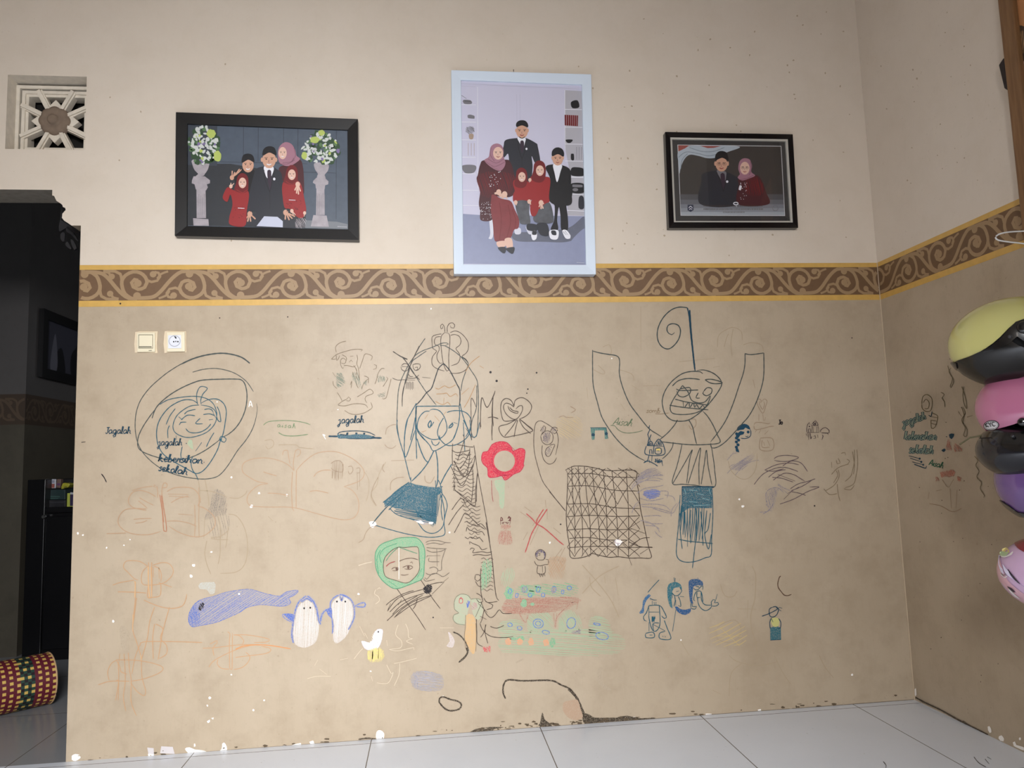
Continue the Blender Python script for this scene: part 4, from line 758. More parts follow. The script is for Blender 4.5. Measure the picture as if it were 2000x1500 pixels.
a = Art(back, NAVY); a.hatch("130,930 200,880 330,800 390,790 340,880 240,960", -35, 1.8, 1.3, fQ).lines("110,990 160,940 300,860|190,1010 260,930 350,870 440,850|110,850 160,790 220,770|130,830 180,760", 1.2, fQ).use(FAINT).lines("120,860 150,960 240,1040 330,1040 400,960 420,850 420,780", 1.2, fQ).done('crayon_blue_streak', WB, 'short dark blue crayon streak under the braided head')
a = Art(back, ink((96,80,84))); a.lines("600,835 640,810 740,800 855,822 760,860 650,862 600,850|390,1105 480,1000 600,940 700,925 800,950 850,970|500,955 620,900 760,880 860,900|510,960 600,965 700,940|540,1030 620,970 720,950|590,1060 700,990 800,1000 870,1040 920,1070|580,1030 680,1040 740,1060 800,1080|640,1000 820,1070|690,910 780,860 880,880 950,970|770,1150 850,1100 960,1070 1030,1045|780,1170 900,1120 1010,1050|660,1310 800,1260 950,1180 1070,1132 970,1132|740,1200 860,1130|700,1260 780,1180|780,1180 880,1200 930,1220", 1.4, fQ)
a.use(NAVY).hatch("540,1180 640,1140 620,1280 580,1390 520,1320", 75, 2.4, 1.2, fQ).lines("520,1290 515,1200 560,1150 640,1140 700,1190|640,1100 700,1140 770,1170|640,1110 740,1200|450,1395 520,1390 560,1370|480,1415 550,1370 600,1290", 1.5, fQ).done('crayon_wing_scribble', WB, 'curved dark grey and blue crayon strokes like a wing')
a = Art(back, ink((128,112,88))); a.lines("1440,740 1440,860 1420,960 1400,1020 1340,1075|1465,740 1475,880 1460,1000 1430,1100 1340,1140|1420,760 1440,900 1430,1000|1330,1150 1400,1160 1440,1110|1200,1000 1270,930 1380,890|1270,950 1280,1020 1230,1110 1140,1170|1250,960 1265,1010 1220,1090|1120,1150 1180,1210 1260,1200|1260,1100 1270,1200 1290,1280|1250,850 1260,890 1290,880 1270,830|1360,840 1390,860 1370,890|1200,870 1205,930|1300,780 1340,770 1350,800", 1.3, fQ).done('pencil_spiral_figure', WB, 'faint olive pencil curves near the room corner')
a = Art(back, TEAL)
a.lines("280,400 275,380 300,395 320,400 350,400|300,410 300,450|320,420 325,460|340,420 340,450|265,460 235,540 205,580 215,620 240,630|265,460 380,460 430,530 455,590 430,600 400,570|265,530 375,530|265,560 260,460|375,460 385,640 360,720 320,740 290,700 265,600 262,560|375,650 310,655 315,740|300,660 440,735|265,640 265,740|430,620 460,700 500,820 385,820 380,760 440,740|230,760 310,750 320,805 230,805 230,760|270,780 300,780|410,790 420,800|440,790 440,805|520,740 560,480", 1.6, fT).use(ink((44,98,140),.95)).fill("265,335 285,350 240,400 215,460 205,540 165,550 160,530 190,490 200,410 230,360", fT).use(TEAL).hatch("290,580 330,575 325,640 300,640", 85, 1.3, 1.6, fT).lines("375,180 300,260 250,320", 1.4, fT).done('pen_walking_girl', WB, 'teal outlined girl with a long blue ponytail and big feet')
def mermaid(hair, tail_fill, body, lab, dark):
    a = Art(back, ink((38,104,118),.95) if not dark else ink((30,80,124),.95))
    a.fill(hair, fT)
    if tail_fill: a.use(ink((34,82,130),.95)).fill(tail_fill, fT)
    a.use(TEAL).lines(body, 1.5, fT); a.done('pen_mermaid', WB, lab)
mermaid("500,215 560,205 610,235 620,290 590,260 550,265 520,300 510,400 520,490 500,480 470,400 465,260", "545,470 570,470 600,495 660,505 720,490 715,530 660,562 600,545 560,510", "515,320 540,350 580,350 610,320|540,355 550,400 535,470|580,360 600,400 610,470 580,460|555,400 555,460|600,265 620,300 600,330|535,155 540,200|550,160 545,210|515,320 520,380|720,490 760,500 780,470 735,470 735,420 720,440 720,490|560,310 590,300|600,360 645,365", 'left pen mermaid with long green hair and a solid blue tail', False)
mermaid("700,190 750,172 810,175 845,200 850,245 820,240 790,240 750,250 740,300 735,400 745,440 715,430 705,380 695,260", None, "745,270 770,290 800,285 830,250 850,250 845,290|780,305 760,340 750,400 765,410|780,305 830,310 850,420|785,310 785,370 820,370|790,370 800,440 830,490 880,515 930,490 945,460|830,310 835,400 870,450 945,455|945,460 940,420 960,395 985,400 975,430 1010,425 1020,445 990,465 945,465|990,395 1005,335|790,160 800,165|770,250 800,255 810,265", 'right pen mermaid with navy hair and a pale curled tail', True)
a = Art(back, ink((40,98,110),.95)); a.fill("1580,700 1640,680 1695,700 1698,830 1580,835", fT, False).use(ink((190,186,120))).fill("1590,600 1670,600 1670,680 1620,690 1600,670", fT).use(TEALD).lines("1600,480 1570,500 1575,570 1610,585 1650,560 1670,500 1640,470 1600,480|1490,575 1560,550 1640,510 1680,480|1640,480 1700,520|1680,480 1710,490|1590,600 1575,640 1580,710|1670,600 1695,640 1690,700 1660,710|1590,595 1610,640|1580,835 1695,830", 1.6, fT).done('pen_skirt_girl', WB, 'small girl in a solid teal skirt, standing alone on the right')
a = Art(back, ink((90,66,50))); a.line("1695,138 1680,150 1662,220 1670,270 1700,310 1730,345 1770,352 1810,338", 1.9, fT).done('pen_hook_line', WB, 'brown pen hook-shaped line near the room corner')
a = Art(back, FAINT); a.lines("1380,30 1420,120 1420,260 1410,400 1370,560 1380,720 1420,850 1440,1000|1340,400 1330,600|1230,495 1430,500|1000,700 1100,640 1200,620 1260,700 1240,800 1120,860 1000,820|1040,230 1060,300 1100,360 1180,360 1220,300|600,830 700,1000", 1.3, fT)
a.lines("560,0 600,30 700,50 800,30|780,0 820,80 860,140|1000,0 1030,60 1070,110|560,200 570,90 620,40|480,170 520,190", 1.1, fZ3).use(ink((200,176,120))).hatch("950,660 1280,660 1300,880 980,900", 150, 9, 1.3, fT)
a.lines("1040,700 1250,900|1000,790 1270,790", 1.2, fT).done('pencil_faint_loops', WB, 'very faint pencil and ochre loops low on the right')
a = Art(back, FAINT); a.lines("1460,400 1470,300 1530,250 1600,225 1670,260 1680,340|1520,400 1540,320 1560,280|1600,240 1580,360 1590,480|1690,380 1760,360 1850,380 1868,440|440,400 500,380 520,440 500,480|360,600 440,640 460,620 400,560|590,600 700,640 720,700|300,760 310,860|780,40 780,430|600,900 640,960|700,740 780,790|800,745 960,740|1120,530 1440,500|1480,570 1420,580", 1.1, fN).use(ink((196,170,120),.8)).hatch("1060,480 1330,480 1340,700 1080,690", 30, 3.5, 1.2, fH)
a.use(PENC).lines("1210,335 1275,378 1220,415", 1.5, fH).lines("1070,470 1130,450 1160,470 1250,470", 1.2, fH).lines("1200,1045 1260,1040 1270,1090 1230,1130 1205,1090", 1.1, fN).done('pencil_faint_marks', WB, 'very faint pencil marks on the upper tan wall')

# right wall writing
a = Art(side, ink((34,78,86)))
for txt, x, y, h, sx, rot in (('jagalah', 1764, 832, 8, .9, -17), ('kebersihan', 1766, 858, 8.5, .95, 1), ('sekolah', 1775, 884, 8.5, .98, 3)):
    a.write(txt, x, y, h, 4.2, rot=rot, sx=sx); 
a.use(ink((150,160,140)))
for txt, x, y, h, sx, rot in (('jagalah', 1764, 832, 8, .9, -17), ('kebersihan', 1766, 858, 8.5, .95, 1), ('sekolah', 1775, 884, 8.5, .98, 3)):
    a.write(txt, x, y, h, 1.4, rot=rot, sx=sx)
a.use(TEALD).line("325,578 345,590 355,545", 1.8, fU).fill("500,745 520,735 545,740 540,765 522,785 505,770", fU).blob(455, 880, 16, 14, fU, jit=.3).line("475,762 485,764", 2, fU)
a.lines("155,928 250,952|165,948 265,980|185,980 280,1005|200,1000 300,1035 308,1015", 1.8, fU).blob(248, 952, 9, 9, fU).blob(262, 980, 9, 9, fU).blob(278, 1005, 8, 8, fU)
a.use(ink((24,90,64))).write('Aisah', 1814, 908, 6.5, 1.7, rot=14, sx=1.05)
a.done('pen_writing', WR, 'outlined teal handwriting on the right wall, jagalah kebersihan sekolah')
a = Art(side, ink((180,92,72),.8)); a.hatch("480,800 500,780 520,880 480,880", 95, 1.6, 1.2, fU).hatch("545,830 560,820 620,880 550,890", 60, 2, 1.2, fU).hatch("420,1070 540,1050 545,1100 430,1110", 70, 1.8, 1.6, fU).hatch("570,1100 610,1120 600,1150 575,1140", 50, 1.6, 1.5, fU).hatch("380,1110 400,1110 420,1140 385,1145", 50, 1.8, 1.2, fU)
a.use(ink((150,124,98))).lines("440,1130 480,1190 500,1200|540,1130 500,1200|330,1340 430,1360 530,1410 610,1380|320,1300 330,1240|510,1210 520,1380|570,1220 560,1380|390,1230 440,1220", 1, fU).done('crayon_rose_vase', WR, 'faint red crayon flowers in a vase on the right wall')
a = Art(side, ink((112,100,74))); a.lines("265,480 275,420 310,400 350,430 355,490 340,540 300,545 270,520 265,480|280,470 300,440 330,470 320,520 290,520|355,560 400,580 400,620 380,680 350,690 345,620|345,590 400,600|345,620 400,630|350,650 395,660|490,150 510,220 540,280 520,340 510,330 530,260 500,200 520,170|430,380 460,400 440,430 460,460 465,510|610,330 640,420 655,520 630,480 620,400 630,330|610,510 630,580 620,640 655,700 650,760 625,750 640,690 610,620 640,560 620,510|580,545 610,590|655,595 705,580|720,930 750,970 730,1010 760,1060 740,1110 780,1160 770,1210 805,1270 800,1290", 1.3, fU)
a.done('pen_braid_chains', WR, 'olive pen face and twisted braids on the right wall')
a = Art(side, PEEL); a.fill("245,1095 262,1090 275,1110 282,1150 265,1160 248,1130", (1880,1200,5)).fill("355,1190 380,1180 405,1215 400,1240 370,1235 350,1210", (1880,1200,5)).fill("490,1250 510,1240 525,1275 560,1285 600,1300 600,1330 550,1310 500,1285", (1880,1200,5)).blob(560, 1215, 10, 14, (1880,1200,5)).fill("1466,165 1472,160 1475,195 1468,200", fZ3)
a.use(MOULD).line("0,1040 60,1080 130,1115 250,1175", 2.5, (1880,1200,5)).line("1470,205 1520,232 1600,270 1680,315 1740,345", 3, fZ3).line("1500,225 1560,250", 3, fZ3)
for i in range(25): a.blob(RND.uniform(1795, 1995), RND.uniform(700, 1350), .9, 1, n=6, jit=.3)
a.done('peeling_paint', WR, 'white chips and dark damp line at the foot of the right wall')
b = Art(side, ink((178,158,130), .7))
for i in range(26): b.blob(RND.uniform(1720, 1940), RND.uniform(20, 400), RND.uniform(.7, 1.6), RND.uniform(.8, 2.2), n=7, jit=.3)
b.done('paint_speck', WR)['kind'] = 'stuff'
# ------------------------------------------------------------------ framed photographs
def quad(pts, Y, f=None): return [onY(x, y, Y) for x, y in P(pts, f)]
def ringprism(mb, outer, inner, y0, y1, m, lip=0):
    """square ring between two quads (room points share x,z; y from y0 (front) to y1 (wall))"""
    n = 4; sy = lambda p, y: V((p.x, y, p.z))
    for i in range(n):
        a, b, c, d = outer[i], outer[(i+1) % n], inner[(i+1) % n], inner[i]
        mb.face([sy(a, y0), sy(b, y0), sy(c, y0+lip), sy(d, y0+lip)], m)
        mb.face([sy(a, y0), sy(a, y1), sy(b, y1), sy(b, y0)], m); mb.face([sy(d, y0+lip), sy(c, y0+lip), sy(c, y1), sy(d, y1)], m)
        mb.face([sy(a, y1), sy(d, y1), sy(c, y1), sy(b, y1)], m)
SKIN = plain('print_skin', (206, 160, 136), .4); SKIN2 = plain('print_skin_light', (224, 186, 168), .4); PBLK = plain('print_black', (26, 26, 30), .4); PSUIT = plain('print_suit', (44, 46, 54), .4)
PRED = plain('print_red', (150, 40, 42), .4); PREDD = plain('print_dark_red', (112, 30, 34), .4); PMAR = plain('print_maroon', (74, 34, 40), .4); PMAUV = plain('print_mauve', (164, 118, 134), .4); PMAUD = plain('print_mauve_fold', (124, 84, 100), .4)
PWHT = plain('print_white', (232, 232, 240), .4); PGRY = plain('print_grey', (120, 118, 124), .4); PMOU = plain('print_mouth', (150, 70, 66), .4); PSTONE = plain('print_stone', (178, 170, 176), .4, vary=.25); PTIE = plain('print_tie', (58, 44, 58), .4); PSILK = plain('print_silk', (134, 58, 62), .4, vary=.12)
def face(a, f, cx, cy, rx, ry, skin=None, smile=True, glasses=False, brow=True):
    k = f[2]; a.use(skin or SKIN).blob(cx, cy, rx, ry, f, n=16)
    a.use(PBLK)
    for s in (-1, 1):
        a.blob(cx+s*rx*.42, cy-ry*.08, rx*.13, ry*.07, f, n=6)
        a.line([(f[0]+(cx+s*rx*.68)/k, f[1]+(cy-ry*.22)/k), (f[0]+(cx+s*rx*.2)/k, f[1]+(cy-ry*.25)/k)], rx*.11/k, sm=False)
        if glasses: a.ring(cx+s*rx*.45, cy-ry*.05, rx*.32, ry*.17, .5, f)
    a.use(PMAUD).line([(f[0]+cx/k, f[1]+(cy+ry*.02)/k), (f[0]+(cx-rx*.1)/k, f[1]+(cy+ry*.28)/k), (f[0]+(cx+rx*.14)/k, f[1]+(cy+ry*.3)/k)], rx*.07/k)
    a.use(PWHT if smile else PMOU).line([(f[0]+(cx-rx*.34)/k, f[1]+(cy+ry*.48)/k), (f[0]+cx/k, f[1]+(cy+ry*.6)/k), (f[0]+(cx+rx*.34)/k, f[1]+(cy+ry*.48)/k)], rx*.16/k)
def hand(a, f, wx, wy, fingers, w=9, skin=None):
    a.use(skin or SKIN); a.blob(wx, wy, w*1.9, w*2.2, f)
    for fx, fy in fingers: a.line([(f[0]+wx/f[2], f[1]+wy/f[2]), (f[0]+(wx*.45+fx*.55)/f[2], f[1]+(wy*.5+fy*.5)/f[2]), (f[0]+fx/f[2], f[1]+fy/f[2])], w/f[2], ends=(1, .8))
def art_on(Y): return Art(lambda x, y, l: onY(x, y, Y-l), step=2, lift0=.0002, lstep=.00006)

# black wide frame on the left: family of five between two flower urns
F1 = (330, 200, 5); f = F1
t = thing('framed_photo', 'wide black framed photo of a family of five between two flower urns', 'framed picture', onY(520, 340, -.01))
mb = MB(); O = quad("66,93 1845,161 1855,1345 55,1303", -.032, f); I = quad("176,205 1741,265 1747,1236 174,1202", -.032, f)
ringprism(mb, O, I, -.032, -.001, plain('black_frame', (17, 16, 17), .35), .004); under(mb.build('frame', bevel=.0015), t)
mb = MB(); mb.prism(quad("170,198 1748,258 1754,1243 168,1209", -.02, f), V((0, .006, 0)), plain('print_slate', (84, 94, 108), .4, vary=.12)); pr = under(mb.build('print'), t)
a = art_on(-.02)
a.use(plain('print_slate_dark', (52, 55, 60), .4, vary=.1)).fill("176,600 600,600 1200,700 1330,1000 1340,1225 176,1200", f, False).use(plain('print_slate_shade', (62, 68, 78), .4)).fill("176,207 470,215 470,620 176,610", f, False)
a.use(PSUIT)
for x in (468, 728, 872, 1120, 1260, 1635): a.line([(330+x/5, 200+225/5), (330+(x-2)/5, 200+ (1140 if x > 1300 else 580)/5)], 1.1, sm=False)
a.line([(430, 316), (600, 320)], 1, sm=False).line("1300,680 1630,690", 1, f).use(plain('print_floor', (120, 124, 130), .4)).fill("1330,1150 1640,1165 1746,1190 1746,1235 1330,1225", f, False)
for X, top, base in ((310, 560, 0), (1485, 590, 1)):
    a.use(PSTONE)
    if not base:
        a.fill("232,560 380,570 385,640 350,700 330,720 260,720 285,700 250,660 230,610", f).fill("240,722 350,722 400,760 400,790 370,800 380,830 362,860 262,850 250,800 222,790 225,760", f, False).fill("268,850 358,860 362,1130 270,1130", f, False).fill("235,1130 385,1140 390,1205 240,1203", f, False)
    else:
        a.fill("1425,590 1550,600 1555,660 1520,710 1530,745 1445,735 1455,700 1425,650", f).fill("1440,735 1530,745 1558,770 1555,800 1525,810 1520,850 1435,840 1430,800 1405,785 1410,765", f, False).fill("1440,840 1518,850 1520,1100 1435,1100", f, False).fill("1410,1100 1540,1105 1562,1215 1385,1210", f, False)
    a.use(PGRY)
    for q in range(5): a.line([(330+(X-35+q*18)/5, 200+(870+RND.randint(0, 60))/5), (330+(X-35+q*18)/5, 200+1100/5)], .9, sm=False)
def flowers(x0, x1, y0, y1, n):
    cols = [plain('print_leaf', (52, 78, 52), .4), plain('print_leaf_light', (92, 124, 84), .4), plain('print_bloom_white', (206, 210, 206), .4), plain('print_bloom_lime', (182, 198, 104), .4), plain('print_bloom_lilac', (128, 112, 158), .4)]
    for c, k in ((0, 1.0), (1, .6), (2, 1.2), (3, .12), (4, .18), (2, .5)):
        a.use(cols[c])
        for i in range(int(n*k)):
            u, v = RND.random(), RND.random(); cx, cy = (x0+x1)/2, (y0+y1)/2; ang, r = u*6.28, math.sqrt(v)
            a.blob(cx+math.cos(ang)*r*(x1-x0)/2, cy+math.sin(ang)*r*(y1-y0)/2, RND.uniform(10, 26) if c else 34, RND.uniform(8, 20) if c else 26, f, rot=RND.random()*3, n=7, jit=.35)
flowers(182, 480, 235, 600, 42); flowers(1310, 1660, 300, 600, 42)
a.use(plain('print_bloom_lime', (182, 198, 104), .4)).blob(412, 305, 45, 42, f, jit=.12).blob(475, 525, 38, 52, f, jit=.12).blob(1425, 365, 46, 34, f, jit=.12).blob(1322, 520, 28, 38, f, jit=.12).blob(1490, 295, 34, 28, f, jit=.12)
# mother (back right)
a.use(PMAR).fill("1075,640 1200,600 1280,560 1310,640 1320,820 1310,900 1230,900 1120,780", f).use(PMAUV).fill("1075,440 1110,400 1150,388 1200,410 1235,470 1245,520 1280,550 1240,590 1180,620 1120,615 1075,580 1062,500", f).use(PMAUD).lines("1080,600 1160,600 1230,560|1220,440 1235,520 1200,580|1110,590 1190,580 1220,540", 1, f); face(a, f, 1110, 495, 40, 60, SKIN2)
# boy
a.use(PBLK).fill("640,680 710,650 830,660 860,760 860,900 700,900 640,760", f); face(a, f, 772, 612, 56, 72); a.use(PBLK).fill("712,590 722,520 770,500 820,520 832,585 775,560", f)
hand(a, f, 615, 735, [(618,668),(645,680),(690,650),(708,655)], 11)
# father
a.use(PSUIT).fill("930,625 850,650 825,720 790,860 750,1060 840,1060 860,1110 930,1130 1080,1120 1110,1040 1160,1040 1110,860 1100,700 1050,650 1010,630", f).fill("840,1090 720,1160 700,1205 1240,1222 1230,1150 1110,1100", f)
a.use(PWHT).fill("930,625 1020,632 1010,700 985,740 960,740 940,700", f).use(PTIE).fill("962,665 995,665 1000,720 1000,800 985,850 965,760", f).use(PBLK).lines("930,660 935,740 985,880|1030,670 1010,760 985,880|985,880 985,1040", .9, f)
a.use(SKIN).blob(908, 560, 12, 22, f).blob(1046, 560, 12, 22, f); face(a, f, 978, 560, 66, 84); a.use(PBLK).fill("916,520 920,465 950,435 995,428 1035,450 1046,515 980,490", f).use(PWHT).blob(1028, 748, 12, 14, f)
a.use(plain('print_chair_white', (196, 200, 218), .4)).fill("855,1208 930,1112 1060,1118 1112,1160 1112,1220", f, False)
hand(a, f, 790, 1090, [(735,1160),(768,1165),(798,1165),(845,1140)], 13); hand(a, f, 1140, 1075, [(1135,1145),(1175,1150),(1205,1135),(1230,1115)], 13)
# girls
for hx, hy, b, arm, bx in ((718, 790, "640,860 590,830 560,840 525,930 570,970 600,900 620,1000 590,1120 600,1195 740,1205 760,1060 775,870", None, 705), (1200, 710, "1130,770 1105,820 1110,920 1130,1030 1180,1040 1240,1110 1300,1130 1340,1060 1320,930 1290,800 1240,760", None, 1203)):
    a.use(PRED).fill(b, f).use(PREDD)
    for i in range(26): a.blob(bx+RND.uniform(-80, 90), hy+RND.uniform(230, 370), RND.uniform(3, 7), RND.uniform(3, 7), f, n=5, jit=.4)
    a.use(PREDD).fill(' '.join('%d,%d' % (hx+dx, hy+dy) for dx, dy in ((-50,-60),(-20,-95),(20,-95),(52,-60),(58,20),(50,75),(0,95),(-60,80),(-80,60),(-62,0))), f).use(PRED).line([(330+(hx-60)/5, 200+(hy+60)/5), (330+hx/5, 200+(hy+90)/5), (330+(hx+50)/5, 200+(hy+60)/5)], 1.2)
    face(a, f, hx, hy-4, 38, 52, SKIN2); a.use(PWHT).line([(330+(bx-32)/5, 200+(hy+242)/5), (330+(bx+32)/5, 200+(hy+245)/5)], 1.6, sm=False)
hand(a, f, 605, 820, [(605,785),(635,790)], 9, SKIN2); hand(a, f, 1258, 800, [(1228,860),(1245,890),(1265,900),(1285,870)], 12, SKIN2); hand(a, f, 1200, 1060, [(1215,1100),(1235,1100)], 9, SKIN2); hand(a, f, 1325, 1080, [(1320,1115)], 8, SKIN2)
a.use(PSTONE).hatch("1250,1140 1330,1130 1335,1222 1240,1222", 60, 2, 1, f).use(PWHT).lines("1645,1212 1740,1218", .8, f)
o = a.mb.build('family_portrait'); under(o, pr)

# large white frame in the middle: family in a white studio
F2, F3 = (860, 120, 6.0485), (860, 330, 6.0485)
t = thing('framed_photo', 'tall pale blue-white framed studio photo of the family, overlapping the border', 'framed picture', onY(1022, 336, -.01))
M_WF = plain('white_frame', (214, 226, 240), .35)
O = [onY(881.2, 136.5, -.04), onY(1155, 144.8, -.04), onY(1164.2, 535.8, -.04), onY(886.5, 535, -.04)]; I = [onY(900.5, 155, -.04), onY(1136.8, 164.3, -.04), onY(1144.8, 516.8, -.04), onY(905.5, 515.5, -.04)]
mb = MB(); ringprism(mb, O, I, -.04, -.001, M_WF, .003); mid = [p+(q-p)*.5 for p, q in zip(O, I)]; mid2 = [p+(q-p)*.6 for p, q in zip(O, I)]
under(mb.build('frame', bevel=.002), t)
Y2 = -.028
mb = MB(); mb.prism([onY(x, y, Y2) for x, y in ((899, 153.5), (1138.5, 163), (1146.5, 518), (904, 517))], V((0, .006, 0)), plain('print_white_wall', (204, 202, 222), .4)); pr = under(mb.build('print'), t)
a = art_on(Y2); f = F2
a.use(plain('print_shadow_white', (182, 180, 200), .4)).lines("248,260 800,290 1470,315 1675,330|248,290 420,300|940,390 940,700|900,390 905,700", .8, f, sm=False).line("250,215 1675,268", 1.2, f, sm=False)
a.use(plain('print_floor_blue', (142, 148, 176), .4, vary=.06)).fill("268,530 480,545 1500,555 1705,560 1724,1130 275,1120", F3, False).use(plain('print_floor_shadow', (104, 108, 124), .4, vary=.1)).fill("860,760 1100,740 1500,700 1705,560 1715,760 1500,860 1200,860 900,850", F3).use(plain('print_floor_blue', (142, 148, 176), .4)).fill("1540,860 1715,700 1722,900 1600,930", F3)
a.use(plain('print_shelf_grey', (178, 176, 184), .4)).fill("1475,340 1678,350 1690,1400 1545,1380 1470,1000", f, False).fill("1540,20 1698,30 1706,555 1505,550 1500,420", F3, False)
a.use(PWHT)
for y in (510, 715, 925, 1130, 1325): a.line("250,%d 420,%d" % (y, y+3), 1.6, f, sm=False)
for y in (565, 775, 975, 1175, 1360): a.line("1475,%d 1690,%d" % (y, y+5), 1.6, f, sm=False)
for y in (250, 430): a.line("262,%d 450,%d" % (y, y+3), 1.4, F3, sm=False)
for y in (95, 295, 490): a.line("1500,%d 1702,%d" % (y, y+8), 1.6, F3, sm=False)
a.line("440,300 445,1500", 1.2, f, sm=False).line("1470,340 1475,1050", 1.4, f, sm=False)
a.use(PGRY).fill("270,455 360,460 370,500 280,498", f).fill("320,640 350,628 405,645 405,675 325,668", f).hatch("305,780 380,770 410,830 340,860 300,830", 50, 1, .9, f).fill("262,1230 415,1230 400,1310 290,1315", f).use(PBLK).lines("250,400 310,440|285,470 360,475", 1, f).fill("1545,480 1620,460 1640,540 1560,550", f).fill("1480,925 1565,925 1540,960 1500,960", f)
a.use(PREDD).fill("1468,630 1628,638 1625,765 1470,755", f, False).use(PWHT)
for x in range(1490, 1625, 24): a.line("%d,632 %d,762" % (x, x), .5, f, sm=False)
a.use(plain('print_book_tan', (168, 146, 128), .4))
for x in (330, 365, 400): a.line("%d,965 %d,1112" % (x, x), 1.1, f, sm=False)
a.fill("340,860 390,860 385,915 345,915", f)
a.use(PGRY)
for x in (1610, 1640, 1668): a.line("%d,1010 %d,1160" % (x, x), 1.2, f, sm=False)
a.use(PBLK).fill("1545,1090 1575,1090 1578,1165 1545,1160", f).fill("1550,1260 1620,1250 1690,1270 1690,1350 1550,1345", f).fill("1545,175 1690,175 1692,280 1550,275", F3).use(PGRY).fill("1560,185 1680,190 1680,215 1560,212", F3).blob(1595, 245, 34, 20, F3).use(PSUIT).fill("1640,330 1690,330 1695,465 1635,460", F3)
# father standing
a.use(PSUIT).fill("905,905 770,930 745,1010 700,1150 760,1130 800,1090 810,1200 780,1300 880,1400 1050,1420 1090,1260 1080,1120 1120,1200 1180,1190 1150,1000 1130,965 1010,905", f).use(PWHT).fill("912,900 1005,905 1000,960 970,1060 945,980", f).use(PTIE).fill("948,940 982,940 990,1010 965,1085 945,1010", f).use(PBLK).lines("910,930 930,1050 965,1150|1010,930 1000,1050 965,1150|965,1150 965,1260", .9, f)
a.use(SKIN).blob(893, 815, 9, 22, f).blob(1036, 815, 9, 22, f); face(a, f, 965, 825, 70, 84, None, False); a.use(PBLK).fill("900,775 897,730 925,702 965,694 1005,702 1034,735 1034,780 965,755", f).lines("930,890 965,908 1000,890", 1.4, f).use(PWHT).blob(1018, 1033, 12, 13, f)
# mother seated
a.use(plain('print_chair_leg', (214, 214, 226), .4)).fill("580,600 625,605 625,780 600,830 570,825 590,760", F3).fill("880,700 945,700 948,765 885,768", F3).fill("1010,680 1080,720 1080,770 1040,765", F3)
a.use(PMAR).fill("520,1165 470,1220 445,1330 435,1400 480,1500 700,1560 880,1500 865,1300 820,1180 760,1160", f).fill("440,80 470,250 455,400 470,500 480,605 610,600 620,450 640,330 820,330 880,260 870,60 700,20", F3)
a.use(PREDD).hatch("460,60 850,60 860,250 700,330 480,300", 70, 3, 1.2, F3)
a.use(PSILK).fill("620,300 720,350 830,380 880,480 930,600 920,700 870,720 820,830 700,850 640,840 620,640 595,480 600,360", F3).use(PREDD).lines("700,400 720,600 700,840|800,420 830,620 780,830|850,480 890,600 880,700", .9, F3)
a.use(PMAUV).fill("595,1010 630,978 680,970 730,1000 748,1060 745,1120 770,1200 740,1270 690,1292 600,1250 520,1170 570,1130 585,1060", f).use(PMAUD).lines("530,1180 640,1240 760,1190|560,1150 660,1200 750,1150|600,1020 590,1100 640,1180|600,1240 690,1280", .9, f); face(a, f, 683, 1085, 60, 76, SKIN2, False)
hand(a, f, 690, 1545, [(640,1555),(700,1590),(740,1620)], 16, SKIN2)
hand(a, F3, 760, 300, [(640,290),(700,330),(740,350),(790,350)], 17, SKIN2)
a.use(PWHT)
for i in range(22): a.blob(RND.uniform(560, 740), RND.uniform(1290, 1480), 5, 5, f, n=5)
for i in range(60): a.blob(RND.uniform(465, 600), RND.uniform(390, 600), RND.uniform(2, 5), RND.uniform(2, 6), F3, n=5)
a.use(SKIN2).fill("665,865 760,850 770,910 690,925", F3).fill("760,830 840,820 855,930 790,935", F3).use(PSUIT).fill("680,930 770,925 770,985 740,995", F3).fill("775,940 875,925 860,1000 820,990", F3)
# girls
for hx, hy, sc, body, skirt in ((962, 1365, 1.0, "880,130 860,180 880,260 860,300 875,395 1040,390 1080,340 1060,180 1010,140", "890,395 1040,385 1050,520 1060,640 960,650 930,600"), (1175, 1290, 1.08, "1090,80 1060,130 1050,250 1080,380 1060,480 1110,560 1290,380 1300,130 1240,90", "1100,560 1160,480 1290,400 1340,600 1300,640 1190,640 1110,620")):
    a.use(PRED).fill(body, F3).use(plain('print_batik', (96, 98, 104), .4, vary=.4)).fill(skirt, F3)
    a.use(PREDD).fill(' '.join('%d,%d' % (hx+dx*sc, hy+dy*sc) for dx, dy in ((-62,-70),(-30,-105),(10,-110),(50,-80),(66,-10),(56,90),(10,130),(-60,120),(-90,80),(-70,0))), f)
    face(a, f, hx+2, hy, 44*sc, 58*sc, SKIN2)
a.use(PRED).fill("1070,380 1150,370 1160,480 1110,560 1062,460", F3)
hand(a, F3, 890, 395, [(880,420),(900,430)], 12, SKIN2); hand(a, F3, 1050, 385, [(1040,410),(1070,420)], 12, SKIN2); hand(a, F3, 1190, 400, [(1165,450),(1190,475),(1215,470),(1225,410)], 15, SKIN2); hand(a, f, 1058, 1400, [(1050,1420),(1070,1380)], 10, SKIN2)
a.use(plain('print_stocking', (196, 196, 206), .4)).use(PSUIT).fill("1030,650 1140,660 1140,730 1030,720", F3).fill("1140,650 1260,650 1280,780 1180,770", F3).use(PWHT).fill("1075,770 1140,770 1130,830 1090,840", F3).fill("1090,735 1135,735 1138,790 1080,785", F3)
a.use(PSUIT).fill("1090,735 1135,735 1135,775 1085,775", F3)
